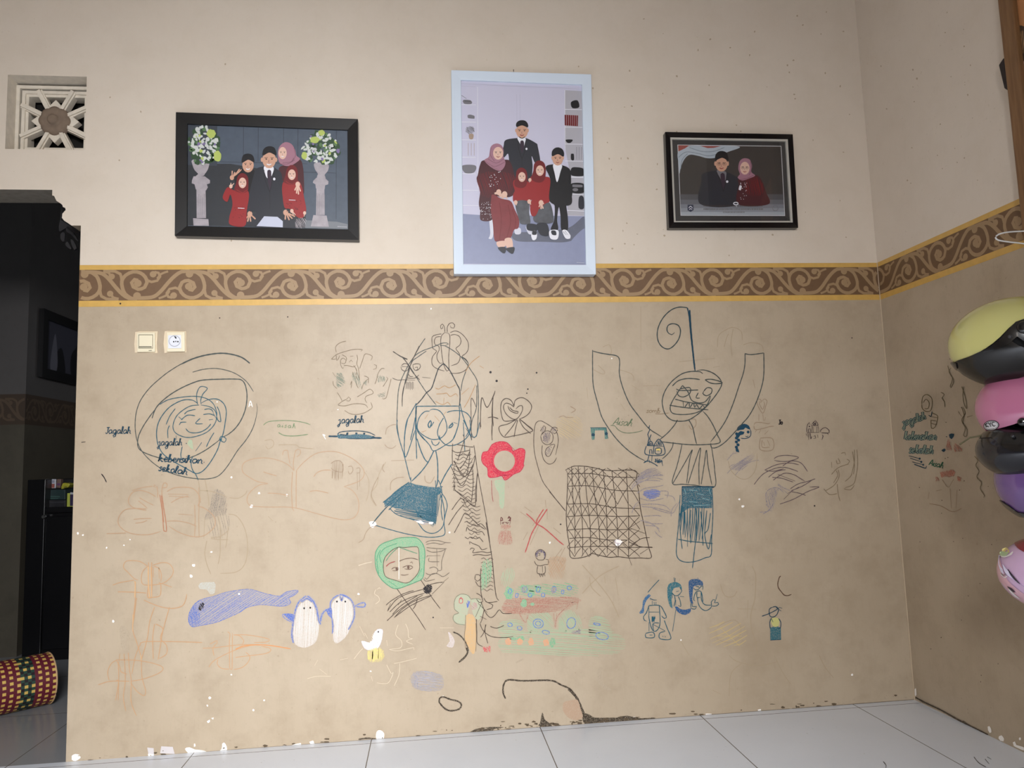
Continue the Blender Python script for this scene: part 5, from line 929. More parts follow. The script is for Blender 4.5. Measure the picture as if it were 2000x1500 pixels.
# boy
a.use(PBLK).fill("1245,1250 1335,1215 1435,1225 1530,1275 1545,1400 1540,1500 1540,1690 1300,1660 1300,1400", f).fill("1320,200 1545,200 1540,390 1490,420 1505,560 1505,715 1430,715 1420,560 1400,450 1380,600 1390,715 1305,715 1345,600 1350,430 1320,390", F3)
a.use(PWHT).fill("1335,1215 1435,1225 1420,1300 1380,1425 1350,1320", f).use(SKIN).blob(1322, 1140, 9, 22, f).blob(1452, 1140, 9, 22, f); face(a, f, 1387, 1150, 62, 80, None, False); a.use(PBLK).fill("1322,1120 1320,1060 1350,1025 1390,1015 1435,1030 1460,1070 1455,1125 1390,1095", f)
a.use(PWHT).fill("1290,730 1390,725 1395,800 1370,835 1300,820", F3).fill("1440,730 1490,722 1540,790 1535,820 1480,820", F3).use(PSUIT).fill("1310,730 1360,730 1370,780 1320,775", F3).lines("1450,740 1490,780|1470,730 1510,780", .8, F3).use(PWHT).line("1610,1105 1705,1112", .7, F3)
o = a.mb.build('family_portrait'); under(o, pr)
mb = MB(); hk = onY(1003, 140, -.006); mb.tube([hk+V((0, -.004, -.004)), hk+V((0, -.004, .006)), hk+V((0, .004, .008))], .0015, plain('steel_nail', (90, 86, 82), .4, .8)); under(mb.build('nail'), t)

# smaller frame on the right: couple, with an inner silver line and mat
f = (1280, 240, 6.6667)
t = thing('framed_photo', 'smaller black and silver framed certificate portrait of a couple under red and white drapery', 'framed picture', onY(1428, 352, -.01))
Ya = -.03
O = quad("128,115 1792,146 1862,1366 177,1369", Ya, f); I0 = quad("197,186 1727,211 1793,1293 245,1290", Ya, f); I1 = quad("222,208 1703,234 1767,1273 268,1275", Ya, f)
mb = MB(); ringprism(mb, O, I0, Ya, -.001, plain('black_gloss_frame', (15, 13, 16), .22), .002); under(mb.build('frame', bevel=.002), t)
mb = MB(); ringprism(mb, I0, I1, Ya+.002, -.001, plain('silver_lip', (206, 204, 196), .3, .35), .001); under(mb.build('silver_lip'), t)
mb = MB(); mb.prism(quad("215,200 1710,226 1772,1280 262,1280", -.018, f), V((0, .006, 0)), plain('mat_charcoal', (54, 52, 52), .7)); under(mb.build('mat'), t)
mb = MB(); mb.prism(quad("288,284 1640,300 1689,1211 329,1208", -.0195, f), V((0, .001, 0)), plain('print_white_edge', (214, 214, 216), .5)); pr = under(mb.build('print'), t)
a = art_on(-.0195)
a.use(plain('print_umber', (66, 62, 60), .4, vary=.03)).fill("296,291 1634,308 1682,1204 334,1202", f, False)
for i, (y, c) in enumerate(((930, (84,84,88)), (1000, (104,105,112)), (1060, (124,127,135)), (1110, (142,146,154)), (1160, (164,170,178)))):
    a.use(plain('print_fade_%d' % i, c, .4)).fill("%d,%d %d,%d 1682,1204 334,1202" % (320+i*3, y, 1668+i*3, y), f, False)
a.use(plain('print_drape', (176, 186, 196), .4)).fill("296,380 420,300 1080,306 930,385 800,450 680,460 560,430 450,415 380,470 330,580 315,660 300,520", f).use(plain('print_drape_fold', (130, 140, 150), .4)).lines("300,450 400,380 560,400 700,430 850,390|440,320 600,370 760,370 900,320|330,600 350,480 420,400", 1.3, f)
a.use(plain('print_flag_red', (150, 74, 66), .4)).fill("298,294 440,294 390,330 300,372", f, False).fill("580,300 855,303 760,325 680,328", f, False)
a.use(PSUIT).fill("800,620 620,660 600,760 590,1060 1080,1060 1085,740 1050,700 930,640", f).use(PGRY).fill("800,620 920,640 915,740 880,780 850,730", f).use(PTIE).fill("850,665 900,665 905,800 880,870 860,780", f).use(PBLK).lines("800,640 860,800 885,900|930,650 915,780 885,900", .9, f).use(PWHT).blob(935, 765, 16, 16, f)
a.use(PMAR).fill("1090,730 1300,680 1380,740 1440,900 1470,1060 1080,1060 1085,800", f).use(PREDD).hatch("1200,720 1340,720 1420,900 1300,950 1180,900", 75, 3, 1.6, f).use(PMAUV).fill("1090,520 1120,475 1170,460 1230,480 1258,560 1250,640 1300,685 1230,720 1130,750 1070,710 1100,670 1080,600", f).use(PMAUD).lines("1100,740 1200,720 1280,680|1240,500 1250,600 1220,680", 1, f); face(a, f, 1165, 590, 62, 84, SKIN2, False, True)
a.use(SKIN).blob(780, 530, 14, 30, f).blob(946, 530, 12, 30, f); face(a, f, 862, 540, 78, 94, None, False, True); a.use(PBLK).fill("785,485 782,420 820,375 870,366 925,385 945,430 948,490 870,455", f)
a.use(PWHT)
for i in range(22): a.blob(1140+RND.uniform(-50, 50), RND.uniform(780, 1010), 5, 5, f, n=5)
a.fill("1100,810 1125,820 1110,880 1085,870", f)
a.use(plain('print_badge_navy', (52, 58, 78), .4)).fill("420,1065 495,1065 498,1135 458,1160 420,1135", f, False).use(PWHT).lines("435,1110 458,1085 485,1110|440,1130 460,1115 480,1130", 1.2, f).use(PGRY).ring(1562, 1110, 36, 36, 1, f).line("1545,1145 1580,1145", 1.6, f).use(PWHT).ring(1048, 1050, 30, 16, 1.8, f).line("1048,1070 1060,1095", 1.6, f)
a.use(plain('print_ink_brown', (78, 66, 56), .4))
for y, x0, x1, h in ((1080, 630, 1400, 1.9), (1122, 630, 1400, 1.9), (1163, 885, 1158, 1.7)):   # small printed caption, unreadable at this size
    x = x0
    while x < x1: w = RND.uniform(8, 16); a.line([(1280+x/6.6667, 240+(y-8)/6.6667), (1280+(x+RND.uniform(-3, 3))/6.6667, 240+(y+10)/6.6667)], h*.55, sm=False); x += w
o = a.mb.build('couple_portrait'); under(o, pr)
k = N('picture_glass'); k.t.nodes.remove(k.b); tr = k.n('ShaderNodeBsdfTransparent'); gl = k.n('ShaderNodeBsdfGlossy', Roughness=.02); fr = k.n('ShaderNodeFresnel', IOR=1.45); ms = k.n('ShaderNodeMixShader')
k.l(fr.outputs[0], ms.inputs[0]); k.l(tr.outputs[0], ms.inputs[1]); k.l(gl.outputs[0], ms.inputs[2]); k.l(ms.outputs[0], k.t.nodes['Material Output'].inputs[0])
mb = MB(); mb.face(quad("222,208 1703,234 1767,1273 268,1275", -.0245, f), k.m); under(mb.build('glass'), t)

# framed picture in the dark hall
t = thing('framed_photo', 'dark framed black-and-white picture on the wall of the unlit hall', 'framed picture', (HX+.01, 2.3, 1.62))
def onH(x, y, d=.03): return onX(x, y, HX+d)
c1, c2 = onH(91, 604), onH(78, 735); yA = (c1.y+c2.y)/2; yB = yA+.95; zt, zb = c1.z, c2.z
mb = MB(); DKF = plain('dark_hall_frame', (12, 11, 14), .4)
w = .055
for lo, hi in (((HX+.002, yA, zb), (HX+.03, yA+w, zt)), ((HX+.002, yB-w, zb), (HX+.03, yB, zt)), ((HX+.002, yA+w, zb), (HX+.03, yB-w, zb+w)), ((HX+.002, yA+w, zt-w), (HX+.03, yB-w, zt))): mb.box(lo, hi, DKF)
under(mb.build('frame'), t)
mb = MB(); mb.box((HX+.003, yA+w, zb+w), (HX+.014, yB-w, zt-w), plain('print_night', (70, 70, 82), .35)); pr = under(mb.build('print'), t)
a = Art(lambda x, y, l: V((HX+.014+l, yA+(x/100)*(yB-yA), zt-(y/100)*(zt-zb))), step=4, lift0=.0002, lstep=.00006)
a.use(plain('print_night_dark', (24, 24, 30), .4)).fill("42,88 40,55 46,42 50,26 56,22 60,30 58,42 66,55 66,88").fill("18,88 20,60 26,48 30,60 32,88").use(plain('print_night_pale', (110, 110, 122), .4)).fill("70,60 88,62 88,66 70,64").fill("13,70 18,30 22,70 20,88 14,88").blob(76, 50, 4, 7)
under(a.mb.build('figure_scene'), pr)

# ------------------------------------------------------------------ switch and socket
IV = plain('ivory_plastic', (232, 222, 194), .35); IV2 = plain('ivory_tape', (226, 208, 178), .6, vary=.08); SW = plain('white_plastic', (226, 228, 236), .3); SLOT = plain('grey_slot', (128, 122, 104), .5); HOLE = plain('black_hole', (10, 10, 10), .6)
f = (250, 630, 15.385)
def plate(name, label, cat, edge, inner):
    t = thing(name, label, cat, onY(*P(inner, f)[0], -.004))
    mb = MB(); mb.prism([onY(x, y, -.003) for x, y in P(edge, f)], V((0, .003, 0)), IV2); under(mb.build('tape_edge'), t)
    mb = MB(); pts = [onY(x, y, -.011) for x, y in P(inner, f)]; mb.prism(pts, V((0, .0085, 0)), IV); under(mb.build('plate', bevel=.002), t); return t
t = plate('light_switch', 'ivory light switch plate left of the white-centred socket', 'light switch', "215,285 345,262 720,262 895,262 882,400 868,600 870,780 888,910 830,915 600,900 340,895 205,905 200,780 188,640 205,450 215,350", "262,300 800,290 805,880 270,885")
mb = MB(); mb.prism([onY(x, y, -.013) for x, y in P("315,360 745,360 745,775 315,775", f)], V((0, .002, 0)), SLOT); under(mb.build('rocker_gap'), t)
mb = MB(); mb.prism([onY(x, y, -.0165) for x, y in P("328,378 730,378 730,762 328,762", f)], V((0, .0035, 0)), IV); rk = under(mb.build('rocker', bevel=.001), t)
mb = MB(); mb.prism([onY(x, y, -.0172) for x, y in P("330,712 708,712 708,748 330,748", f)], V((0, .0006, 0)), SLOT); under(mb.build('marking_strip'), rk)
mb = MB(); mb.prism([onY(x, y, -.0115) for x, y in P("620,830 715,825 712,848 622,850", f)], V((0, .0004, 0)), SLOT); under(mb.build('maker_mark'), t)
t = plate('power_socket', 'square power socket with round white centre beside the ivory switch', 'power socket', "1105,262 1180,250 1500,262 1735,262 1745,400 1740,700 1748,890 1600,880 1300,885 1095,915 1085,800 1068,640 1085,400", "1160,285 1700,280 1705,870 1165,875")
mb = MB(); mb.prism([onY(x, y, -.014) for x, y in P("1200,380 1590,370 1600,770 1205,775", f)], V((0, .003, 0)), SW); under(mb.build('white_insert', bevel=.001), t)
C = onY(*P("1400,555", f)[0], -.0145); mb = MB(); rows = []
for r, y in ((.0205, 0), (.0195, -.0012), (.018, 0), (.017, .006), (.0, .006)): rows.append([C+V((r*math.cos(q*math.pi/16), y, r*math.sin(q*math.pi/16))) for q in range(32)])
mb.grid(rows, plain('socket_well', (176, 178, 188), .3), close_u=True); under(mb.build('socket_well', smooth=True), t)
for dx in (-.003, .0115):
    mb = MB(); q0 = C+V((dx, -.001, -.0025)); mb.prism([q0+V((.0025*math.cos(i*math.pi/6), 0, .0025*math.sin(i*math.pi/6))) for i in range(12)], V((0, .002, 0)), HOLE); under(mb.build('pin_hole'), t)
mb = MB(); q0 = C+V((.002, -.0015, .014)); mb.prism([q0+V((-.004, 0, .003)), q0+V((.002, 0, .002)), q0+V((.005, 0, -.003)), q0+V((.002, 0, -.006))], V((0, .002, 0)), HOLE); under(mb.build('earth_clip'), t)
mb = MB(); q0 = C+V((.004, -.0015, -.0022)); mb.prism([q0+V((-.002, 0, .002)), q0+V((.002, 0, .0025)), q0+V((.002, 0, -.002)), q0+V((-.0015, 0, -.001))], V((0, .002, 0)), plain('grey_screw', (90, 88, 92), .4)); under(mb.build('centre_screw'), t)

# ------------------------------------------------------------------ hall furniture
BK = plain('black_cabinet', (13, 13, 16), .3, vary=.2); cx0, cx1, cy0, cy1 = -2.13, -1.35, 1.50, 1.95
t = thing('black_cabinet', 'tall black cabinet with books and boxes on its open top shelf, in the hall', 'cabinet', (cx0+.3, cy0+.2, 0))
zt = onY(60, 937, cy0).z; zs = onY(100, 991, cy0).z
mb = MB(); mb.box((cx0, cy0, 0), (cx0+.09, cy1, zt), BK); under(mb.build('side_panel', bevel=.003), t)
mb = MB(); mb.box((cx1, cy0, 0), (cx1+.03, cy1, zt), BK); under(mb.build('side_panel', bevel=.003), t)
mb = MB(); mb.box((cx0+.09, cy0+.02, .0), (cx1, cy1, zs-.03), BK); under(mb.build('body'), t)
mb = MB(); mb.box((cx0+.09, cy0, zs-.03), (cx1, cy1, zs), BK); under(mb.build('shelf', bevel=.002), t)
mb = MB(); mb.box((cx0+.1, cy0, .06), (cx0+.43, cy0+.02, zs-.05), BK); d = under(mb.build('door', bevel=.003), t)
mb = MB(); k0 = onY(88, 1009, cy0); mb.tube([k0, k0+V((0, -.02, 0))], .009, plain('steel_knob', (120, 120, 120), .3, .8)); under(mb.build('knob'), d)
mb = MB(); mb.box((cx0+.09, cy1-.02, zs), (cx1, cy1, zt), BK); under(mb.build('back_panel'), t)
f = (60, 920, 16.667)
def item(name, label, cat, quadpts, m, y, dep, extra=()):
    p = [onY(a_, b_, y) for a_, b_ in P(quadpts, f)]; t = thing(name, label, cat, (sum(q.x for q in p)/len(p), y, min(q.z for q in p)))
    mb = MB(); mb.prism(p, V((0, dep, 0)), m); under(mb.build('body', bevel=.002), t)
    for nm, qp, mm in extra:
        mb = MB(); mb.prism([onY(a_, b_, y-.0015) for a_, b_ in P(qp, f)], V((0, .0015, 0)), mm); under(mb.build(nm), t)
    return t
TL = plain('dark_teal_box', (20, 44, 46), .5); 
item('storage_box', 'dark teal box on the cabinet shelf below the picture card', 'box', "420,600 1120,600 1120,930 400,930 400,700", TL, cy0+.06, .25, [('label_strip', "620,880 900,880 900,910 620,910", plain('faded_mark', (48, 78, 74), .5)), ('label_strip', "620,810 950,815 950,850 620,850", plain('faded_mark', (48, 78, 74), .5))])
item('dark_ledger', 'flat black ledgers stacked under the dark teal box', 'book', "330,940 1130,940 1130,1182 330,1182", plain('black_ledger', (22, 22, 28), .5), cy0+.05, .28, [('page_edge', "340,1015 1120,1000 1120,1025 340,1040", plain('page_dark', (46, 46, 52), .6))])
item('picture_card', 'small white and red-brown picture card standing on the teal box', 'card', "490,262 830,262 815,560 470,560", plain('card_white', (186, 186, 196), .5), cy0+.07, .004, [('picture', "500,415 775,415 770,545 488,545", plain('card_rust', (150, 84, 74), .5)), ('caption_band', "520,300 770,300 765,385 515,385", plain('card_grey', (140, 142, 158), .5))])
item('snack_packet', 'narrow brown and purple packet beside the white picture card', 'packet', "850,262 985,262 960,555 830,540", plain('packet_brown', (112, 88, 78), .5), cy0+.08, .03, [('purple_band', "860,400 960,400 950,470 850,460", plain('packet_purple', (92, 54, 100), .5))])
item('yellow_pouch', 'crumpled yellow-green pouch on the teal box', 'pouch', "1040,400 1100,380 1180,400 1250,400 1270,460 1200,540 1080,570 1000,590 985,560 1010,470", plain('pouch_yellow', (176, 172, 52), .4, vary=.3), cy0+.08, .06, [('dark_fold', "1060,530 1150,500 1200,540 1100,560", plain('pouch_fold', (96, 92, 24), .5))])
item('blue_bottle', 'dark blue container at the left end of the cabinet shelf', 'container', "210,420 370,390 410,440 400,680 330,900 230,940 200,640", plain('navy_plastic', (24, 48, 70), .4), cy0+.08, .08)
item('yellow_box', 'yellow and dark purple carton on the shelf edge by the door jamb', 'box', "1185,720 1420,720 1420,1180 1170,1180", plain('carton_yellow', (170, 178, 72), .5), cy0+.02, .05, [('purple_panel', "1280,760 1420,760 1420,1135 1275,1135", plain('carton_purple', (40, 26, 66), .5)), ('white_label', "1285,690 1400,700 1390,770 1290,770", plain('carton_white', (178, 178, 184), .5))])
# rolled woven mat
MR, MY, MG, MK = plain('mat_maroon', (98, 22, 40), .6), plain('mat_yellow', (214, 178, 92), .6), plain('mat_green', (36, 66, 54), .6), plain('mat_black', (28, 16, 22), .7)
e0 = onZ(92, 1374, 0); ax = V((-.74, -.67, 0)).normalized(); R0 = .105; c0 = V((e0.x, e0.y, R0)); per = V((-ax.y, ax.x, 0))
t = thing('rolled_mat', 'rolled maroon, yellow and green woven plastic mat lying on the hall floor', 'mat', (c0.x, c0.y, 0))
mb = MB(); na, nl, L = 56, 42, .54; rows = []
for i in range(nl+1): rows.append([c0+ax*(L*i/nl)+per*(R0*math.cos(2*math.pi*j/na))+V((0, 0, R0*math.sin(2*math.pi*j/na))) for j in range(na)])
for i in range(nl):
    for j in range(na):
        k = (i % 12); m = MR
        if k in (0, 2, 4) and (j+i//2) % 2 == 0: m = MY
        elif 6 <= k <= 9: m = MG if (i+j) % 2 else (MK if j % 3 else MY)
        elif k == 10 and j % 2: m = MY
        mb.face([rows[i][j], rows[i+1][j], rows[i+1][(j+1) % na], rows[i][(j+1) % na]], m)
under(mb.build('woven_roll'), t)
mb = MB(); sp = [c0+per*((R0*(1-q*.0065))*math.cos(q*.35))+V((0, 0, (R0*(1-q*.0065))*math.sin(q*.35))) for q in range(120)]
mb.face(rows[0], MK); under(mb.build('roll_core'), t)
mb = MB(); mb.tube([c0-ax*.002+per*((R0-.001)*math.cos(q*math.pi/22))+V((0, 0, (R0-.001)*math.sin(q*math.pi/22))) for q in range(44)], .0035, plain('mat_binding', (196, 160, 120), .6), closed=True); under(mb.build('bound_rim'), t)

# ------------------------------------------------------------------ wooden framed painting on the right wall
q0, q1 = onX(1947, 0, XR-.035), onX(1990, 390, XR-.035)
fy = (q0.y+q1.y)/2; zbm = onX(2003, 455, XR-.035).z-.02
WOOD = N('brown_wood'); WOOD.l(WOOD.mix(WOOD.ramp(WOOD.noise(14, 5, .6, (6, 6, .5)), .3, .7), lin((112, 78, 48)), lin((140, 104, 68))), WOOD.b.inputs['Base Color']); WOOD.b.inputs['Roughness'].default_value = .5
t = thing('framed_painting', 'brown wood framed painting of an animal with warm orange background, at the right edge', 'painting', (XR-.02, fy-.4, 2.1))
mb = MB()
for lo, hi in (((XR-.035, fy-.055, zbm), (XR-.001, fy, 3.0)), ((XR-.035, fy-.9, zbm), (XR-.001, fy-.845, 3.0)), ((XR-.035, fy-.845, zbm), (XR-.001, fy-.055, zbm+.055)), ((XR-.035, fy-.845, 2.945), (XR-.001, fy-.055, 3.0))): mb.box(lo, hi, WOOD.m)
under(mb.build('frame', bevel=.004), t)
mb = MB(); mb.box((XR-.018, fy-.85, zbm+.05), (XR-.003, fy-.05, 2.95), plain('painting_brown', (122, 84, 54), .5, vary=.3)); cv = under(mb.build('canvas'), t)
a = Art(lambda x, y, l: onX(x, y, XR-.018-l), step=3, lift0=.0003, lstep=.0001)
a.use(plain('paint_orange', (196, 136, 88), .5, vary=.15)).fill("1982,-60 2080,-60 2080,90 2000,80 1990,60 1984,20").use(plain('paint_dark', (74, 58, 46), .5)).fill("1978,60 1990,50 2010,58 2080,110 2080,125 1998,118 1986,105").fill("1988,150 2010,165 2080,170 2080,190 1994,180").use(plain('paint_fur', (170, 132, 96), .5)).hatch("1986,70 2010,62 2030,110 1992,105", 95, 2, 1, jit=1).use(plain('paint_pink', (200, 160, 156), .5)).fill("1994,125 2010,118 2060,120 2060,150 2000,145").use(plain('paint_dark', (74, 58, 46), .5)).hatch("1988,105 2020,108 2020,120 1990,118", 90, 2.4, .9)
under(a.mb.build('painted_animal'), cv)
b0, b1 = onX(1950, 125, XR-.03), onX(1956, 178, XR-.03)
t = thing('wall_block', 'small black block on the wall half behind the wooden frame', 'block', (XR-.01, b0.y, b1.z))
mb = MB(); zA, zB = onX(1950, 127, XR-.034), onX(1956, 176, XR-.034)
mb.prism([V((XR-.034, zA.y, zA.z)), V((XR-.034, fy+.0005, zA.z+.012)), V((XR-.034, fy+.0005, zB.z-.012)), V((XR-.034, zA.y-.012, zB.z))], V((.033, 0, 0)), plain('black_block', (42, 34, 32), .7)); 
ob = under(mb.build('block_body', bevel=.003), t); ob.location.x += 0
# ------------------------------------------------------------------ motorcycle helmets hanging in a stack by the right wall
HD = -.95                                       # distance plane of the stack
PXM = (HD-CAMY)/CF                              # metres per chart pixel there
def hbasis(x, y):
    c = onY(x, y, HD); w = (c-EYE).normalized(); w = V((w.x, w.y, 0)).normalized(); r = V((w.y, -w.x, 0)); return c, r, V((0, 0, 1)), w
class Dome:
    """helmet body in its own side view: f forward(left)/back, u up, l lateral; px sizes in the side view"""
    def __init__(s, cx, cy, a, b, lat=.125, n=56):
        s.c, s.r, s.u, s.w = hbasis(cx, cy); s.k = PXM*1.02; s.cx, s.cy = cx, cy; s.a, s.b, s.lat = a, b, lat; s.n = n
    def part(s, name, parent, m, grow=0, cuts=(), thick=.003, near=False):
        n, h = s.n, s.n//2; tris = []
        def pt(i, j):
            th = math.pi*i/h; ph = 2*math.pi*j/n
            x, y, z = math.sin(th)*math.cos(ph), math.cos(th), math.sin(th)*math.sin(ph)
            return (x*(s.a+grow), -y*(s.b+grow), z)      # chart px (x right, y down), z -1..1
        for i in range(h):
            for j in range(n):
                p = [pt(i, j), pt(i+1, j), pt(i+1, j+1), pt(i, j+1)]; tris += [(p[0], p[1], p[2]), (p[0], p[2], p[3])]
        if near: tris = [q for q in tris if max(p[2] for p in q) < .01]
        for fn in cuts:
            out = []
            for tr in tris:
                v = [fn(q[0]+s.cx, q[1]+s.cy) for q in tr]; poly = []
                for q in range(3):
                    A, B, va, vb = tr[q], tr[(q+1) % 3], v[q], v[(q+1) % 3]
                    if va >= 0: poly.append(A)
                    if (va >= 0) != (vb >= 0): tt = va/(va-vb); poly.append(tuple(A[g]+(B[g]-A[g])*tt for g in range(3)))
                for q in range(1, len(poly)-1): out.append((poly[0], poly[q], poly[q+1]))
            tris = out
        bm = bmesh.new()
        for tr in tris:
            vs = [bm.verts.new(s.c+s.r*(p[0]*s.k)-s.u*(p[1]*s.k)+s.w*(p[2]*(s.lat+grow*s.k))) for p in tr]
            try: bm.faces.new(vs)
            except ValueError: pass
        bmesh.ops.remove_doubles(bm, verts=bm.verts, dist=1e-5)
        bmesh.ops.dissolve_degenerate(bm, edges=bm.edges, dist=1e-6)
        bmesh.ops.recalc_face_normals(bm, faces=bm.faces)
        me = bpy.data.meshes.new(name); bm.to_mesh(me); bm.free(); me.materials.append(m); me.polygons.foreach_set('use_smooth', [True]*len(me.polygons))
        o = bpy.data.objects.new(name, me); COL.objects.link(o)
        if thick: md = o.modifiers.new('solid', 'SOLIDIFY'); md.thickness = thick; md.offset = -1; md.use_even_offset = True; es = o.modifiers.new('split', 'EDGE_SPLIT'); es.split_angle = .7
        return under(o, parent)
    def surf(s, x, y, grow=0):
        X, Y = x-s.cx, y-s.cy; q = max(.0, 1-(X/(s.a+grow))**2-(Y/(s.b+grow))**2); z = -math.sqrt(q)
        return s.c+s.r*(X*s.k)-s.u*(Y*s.k)+s.w*(z*(s.lat+grow*s.k))
def curve(pts):
    """signed height above a polyline y(x): positive above (smaller y)"""
    def g(x):
        if x <= pts[0][0]: return pts[0][1]
        for (x0, y0), (x1, y1) in zip(pts, pts[1:]):
            if x <= x1: return y0+(y1-y0)*(x-x0)/(x1-x0)
        return pts[-1][1]
    return g
def above(pts):
    g = curve(pts); return lambda x, y: g(x)-y
def below(pts):
    g = curve(pts); return lambda x, y: y-g(x)
def leftof(X): return lambda x, y: X-x
SMOKE = plain('smoked_visor', (24, 22, 20), .2, 0, .2, .35); TRIM = plain('black_trim', (14, 14, 17), .25, 0, .4); LINER = plain('helmet_liner', (20, 20, 22), .9); KNOB = plain('black_knob', (10, 10, 12), .2, 0, .6)
def knob(x, y, dome, parent, r=11, m=None, name='visor_pivot'):
    c = dome.surf(x, y, 3); w = -dome.w; mb = MB(); rows = []
    for rr, h in ((r, -.004), (r, .005), (r*.8, .009), (r*.35, .0105), (0.01, .0108)): rows.append([c+w*h+(dome.r*math.cos(i*math.pi/12)+dome.u*math.sin(i*math.pi/12))*(rr*PXM) for i in range(24)])
    mb.grid(rows, m or KNOB, close_u=True); return under(mb.build(name, smooth=True), parent)
# yellow helmet
YEL = plain('pale_yellow_gloss', (198, 194, 124), .18, 0, .7); PNK = plain('pink_gloss', (186, 112, 146), .18, 0, .7); PUR = plain('purple_gloss', (104, 74, 134), .2, 0, .7)
t = thing('helmet', 'pale yellow helmet with a smoked black visor, topmost of the hanging stack', 'helmet', onY(1985, 665, HD), 'helmets stacked by the right wall')
D = Dome(1988, 668, 129, 96, .128)
cutY = smooth2([(1840, 712), (1868, 704), (1900, 697), (1930, 686), (1955, 669), (1972, 652), (1985, 640), (2000, 634), (2030, 640), (2060, 672), (2130, 690)], 6)
D.part('shell', t, YEL, 0, [above(cutY)])
D.part('lower_shell', t, TRIM, -3, [below([(1840, 690), (2130, 690)]), above([(1850, 725), (1900, 748), (1950, 752), (2000, 742), (2130, 720)])])
vis = smooth2([(1840, 716), (1868, 703), (1900, 697), (1930, 687), (1955, 676), (1975, 672), (1993, 690), (2030, 700), (2140, 700)], 6)
D.part('visor', t, SMOKE, 3, [below(vis), above([(1850, 730), (1880, 752), (1915, 765), (1940, 762), (1960, 756), (2000, 744), (2050, 725)]), leftof(2052)])
D.part('visor_arm', t, KNOB, 5, [below(smooth2([(1920, 690), (1945, 680), (1965, 664), (1982, 644), (2000, 634), (2050, 640)], 5)), above(smooth2([(1920, 694), (1950, 690), (1975, 680), (1990, 668), (2010, 690), (2050, 690)], 5)), leftof(2030), lambda x, y: x-1928], near=True)
knob(2001, 652, D, t, 13); knob(1976, 668, D, t, 4, plain('bolt', (80, 80, 84), .3, .7), 'screw')
D.part('edge_trim', t, TRIM, 2, [below([(1850, 696), (1868, 700), (1878, 706)]), above([(1850, 712), (1868, 712), (1880, 716)]), leftof(1877)], .004)
D.part('liner', t, LINER, -9, [above([(1840, 735), (2140, 735)])], 0)
# pink helmet
t = thing('helmet', 'pink helmet with an oval white sticker, second from the top of the hanging stack', 'helmet', onY(2010, 830, HD), 'helmets stacked by the right wall')
D = Dome(2012, 796, 100, 84, .12)
D.part('shell', t, PNK, 0, [above(smooth2([(1880, 848), (1930, 842), (1955, 838), (1980, 832), (2000, 826), (2060, 820), (2140, 815)], 6)), below([(1880, 726), (2140, 726)])])
D2 = Dome(2012, 878, 98, 64, .122)
D2.part('visor', t, plain('smoked_visor_blue', (28, 28, 34), .15, 0, .3, .4), 0, [below([(1880, 842), (1925, 842), (1950, 838), (1985, 834), (2010, 838), (2140, 838)]), above([(1880, 930), (1945, 938), (1955, 936), (2000, 928), (2140, 915)]), leftof(2075)])
D2.part('lower_shell', t, TRIM, -4, [below([(1880, 845), (2140, 835)]), above([(1880, 915), (2140, 905)])])
D2.part('visor_arm', t, KNOB, 2, [below(smooth2([(1950, 838), (1975, 828), (1990, 820), (2010, 818), (2060, 820)], 5)), above(smooth2([(1950, 850), (1965, 868), (1985, 880), (2010, 878), (2060, 870)], 5)), leftof(2050)], near=True)
knob(1997, 828, D, t, 9); knob(1986, 850, D2, t, 4, plain('bolt', (80, 80, 84), .3, .7), 'screw')
mb = MB(); q = onY(1930, 843, HD-.01)
mb.tube([D2.surf(1930, 845, 1), D2.surf(1928, 846, 1)+V((-.025, .01, -.004)), D2.surf(1926, 850, 1)+V((-.045, .02, -.016))], .0022, plain('strap_olive', (92, 86, 60), .7)); under(mb.build('chin_strap'), t)
OV = lambda rx, ry, g: [D.surf(1942+rx*math.cos(i*math.pi/14), 831+ry*math.sin(i*math.pi/14)-.06*rx*math.cos(i*math.pi/14), g) for i in range(28)]
mb = MB(); mb.face(OV(14.6, 10.6, .5), plain('sticker_ring', (24, 16, 24), .4)); mb.face(OV(13, 9.2, .8), plain('sticker_white', (224, 222, 226), .4)); mb.face(OV(12, 8.2, .95), plain('sticker_ring', (24, 16, 24), .4)); mb.face(OV(11.5, 7.7, 1.1), plain('sticker_white', (224, 222, 226), .4)); st = under(mb.build('oval_sticker'), t)
a = Art(lambda x, y, l: D.surf(x, y, 1.1+l*800), plain('sticker_ink', (22, 22, 26), .5), step=2, lift0=.0004, lstep=.0001)
a.write('KYC', 1932.5, 834, 5.2, 1.5, rot=-4, sx=1.25, slant=-.1).lines("1936,838 1948,837.5", .9); o = a.mb.build('sticker_letters'); under(o, st)
# purple helmet
t = thing('helmet', 'purple helmet with black rim, below the pink one in the hanging stack', 'helmet', onY(2045, 950, HD), 'helmets stacked by the right wall')
D = Dome(2046, 938, 95, 92, .12)
D.part('shell', t, PUR, 0, [above(smooth2([(1930, 975), (1972, 990), (1990, 1000), (2010, 1005), (2150, 1000)], 6)), below([(1880, 872), (2140, 862)])])
D.part('rim_trim', t, KNOB, 3, [below(smooth2([(1930, 968), (1968, 984), (1985, 997), (2000, 1003), (2150, 998)], 6)), above(smooth2([(1930, 985), (1968, 996), (1985, 1008), (2000, 1013), (2150, 1010)], 6))])
D.part('lower_shell', t, SMOKE, -2, [below([(1930, 990), (1975, 996), (2000, 1008), (2150, 1005)]), above([(1880, 1032), (2150, 1032)])])
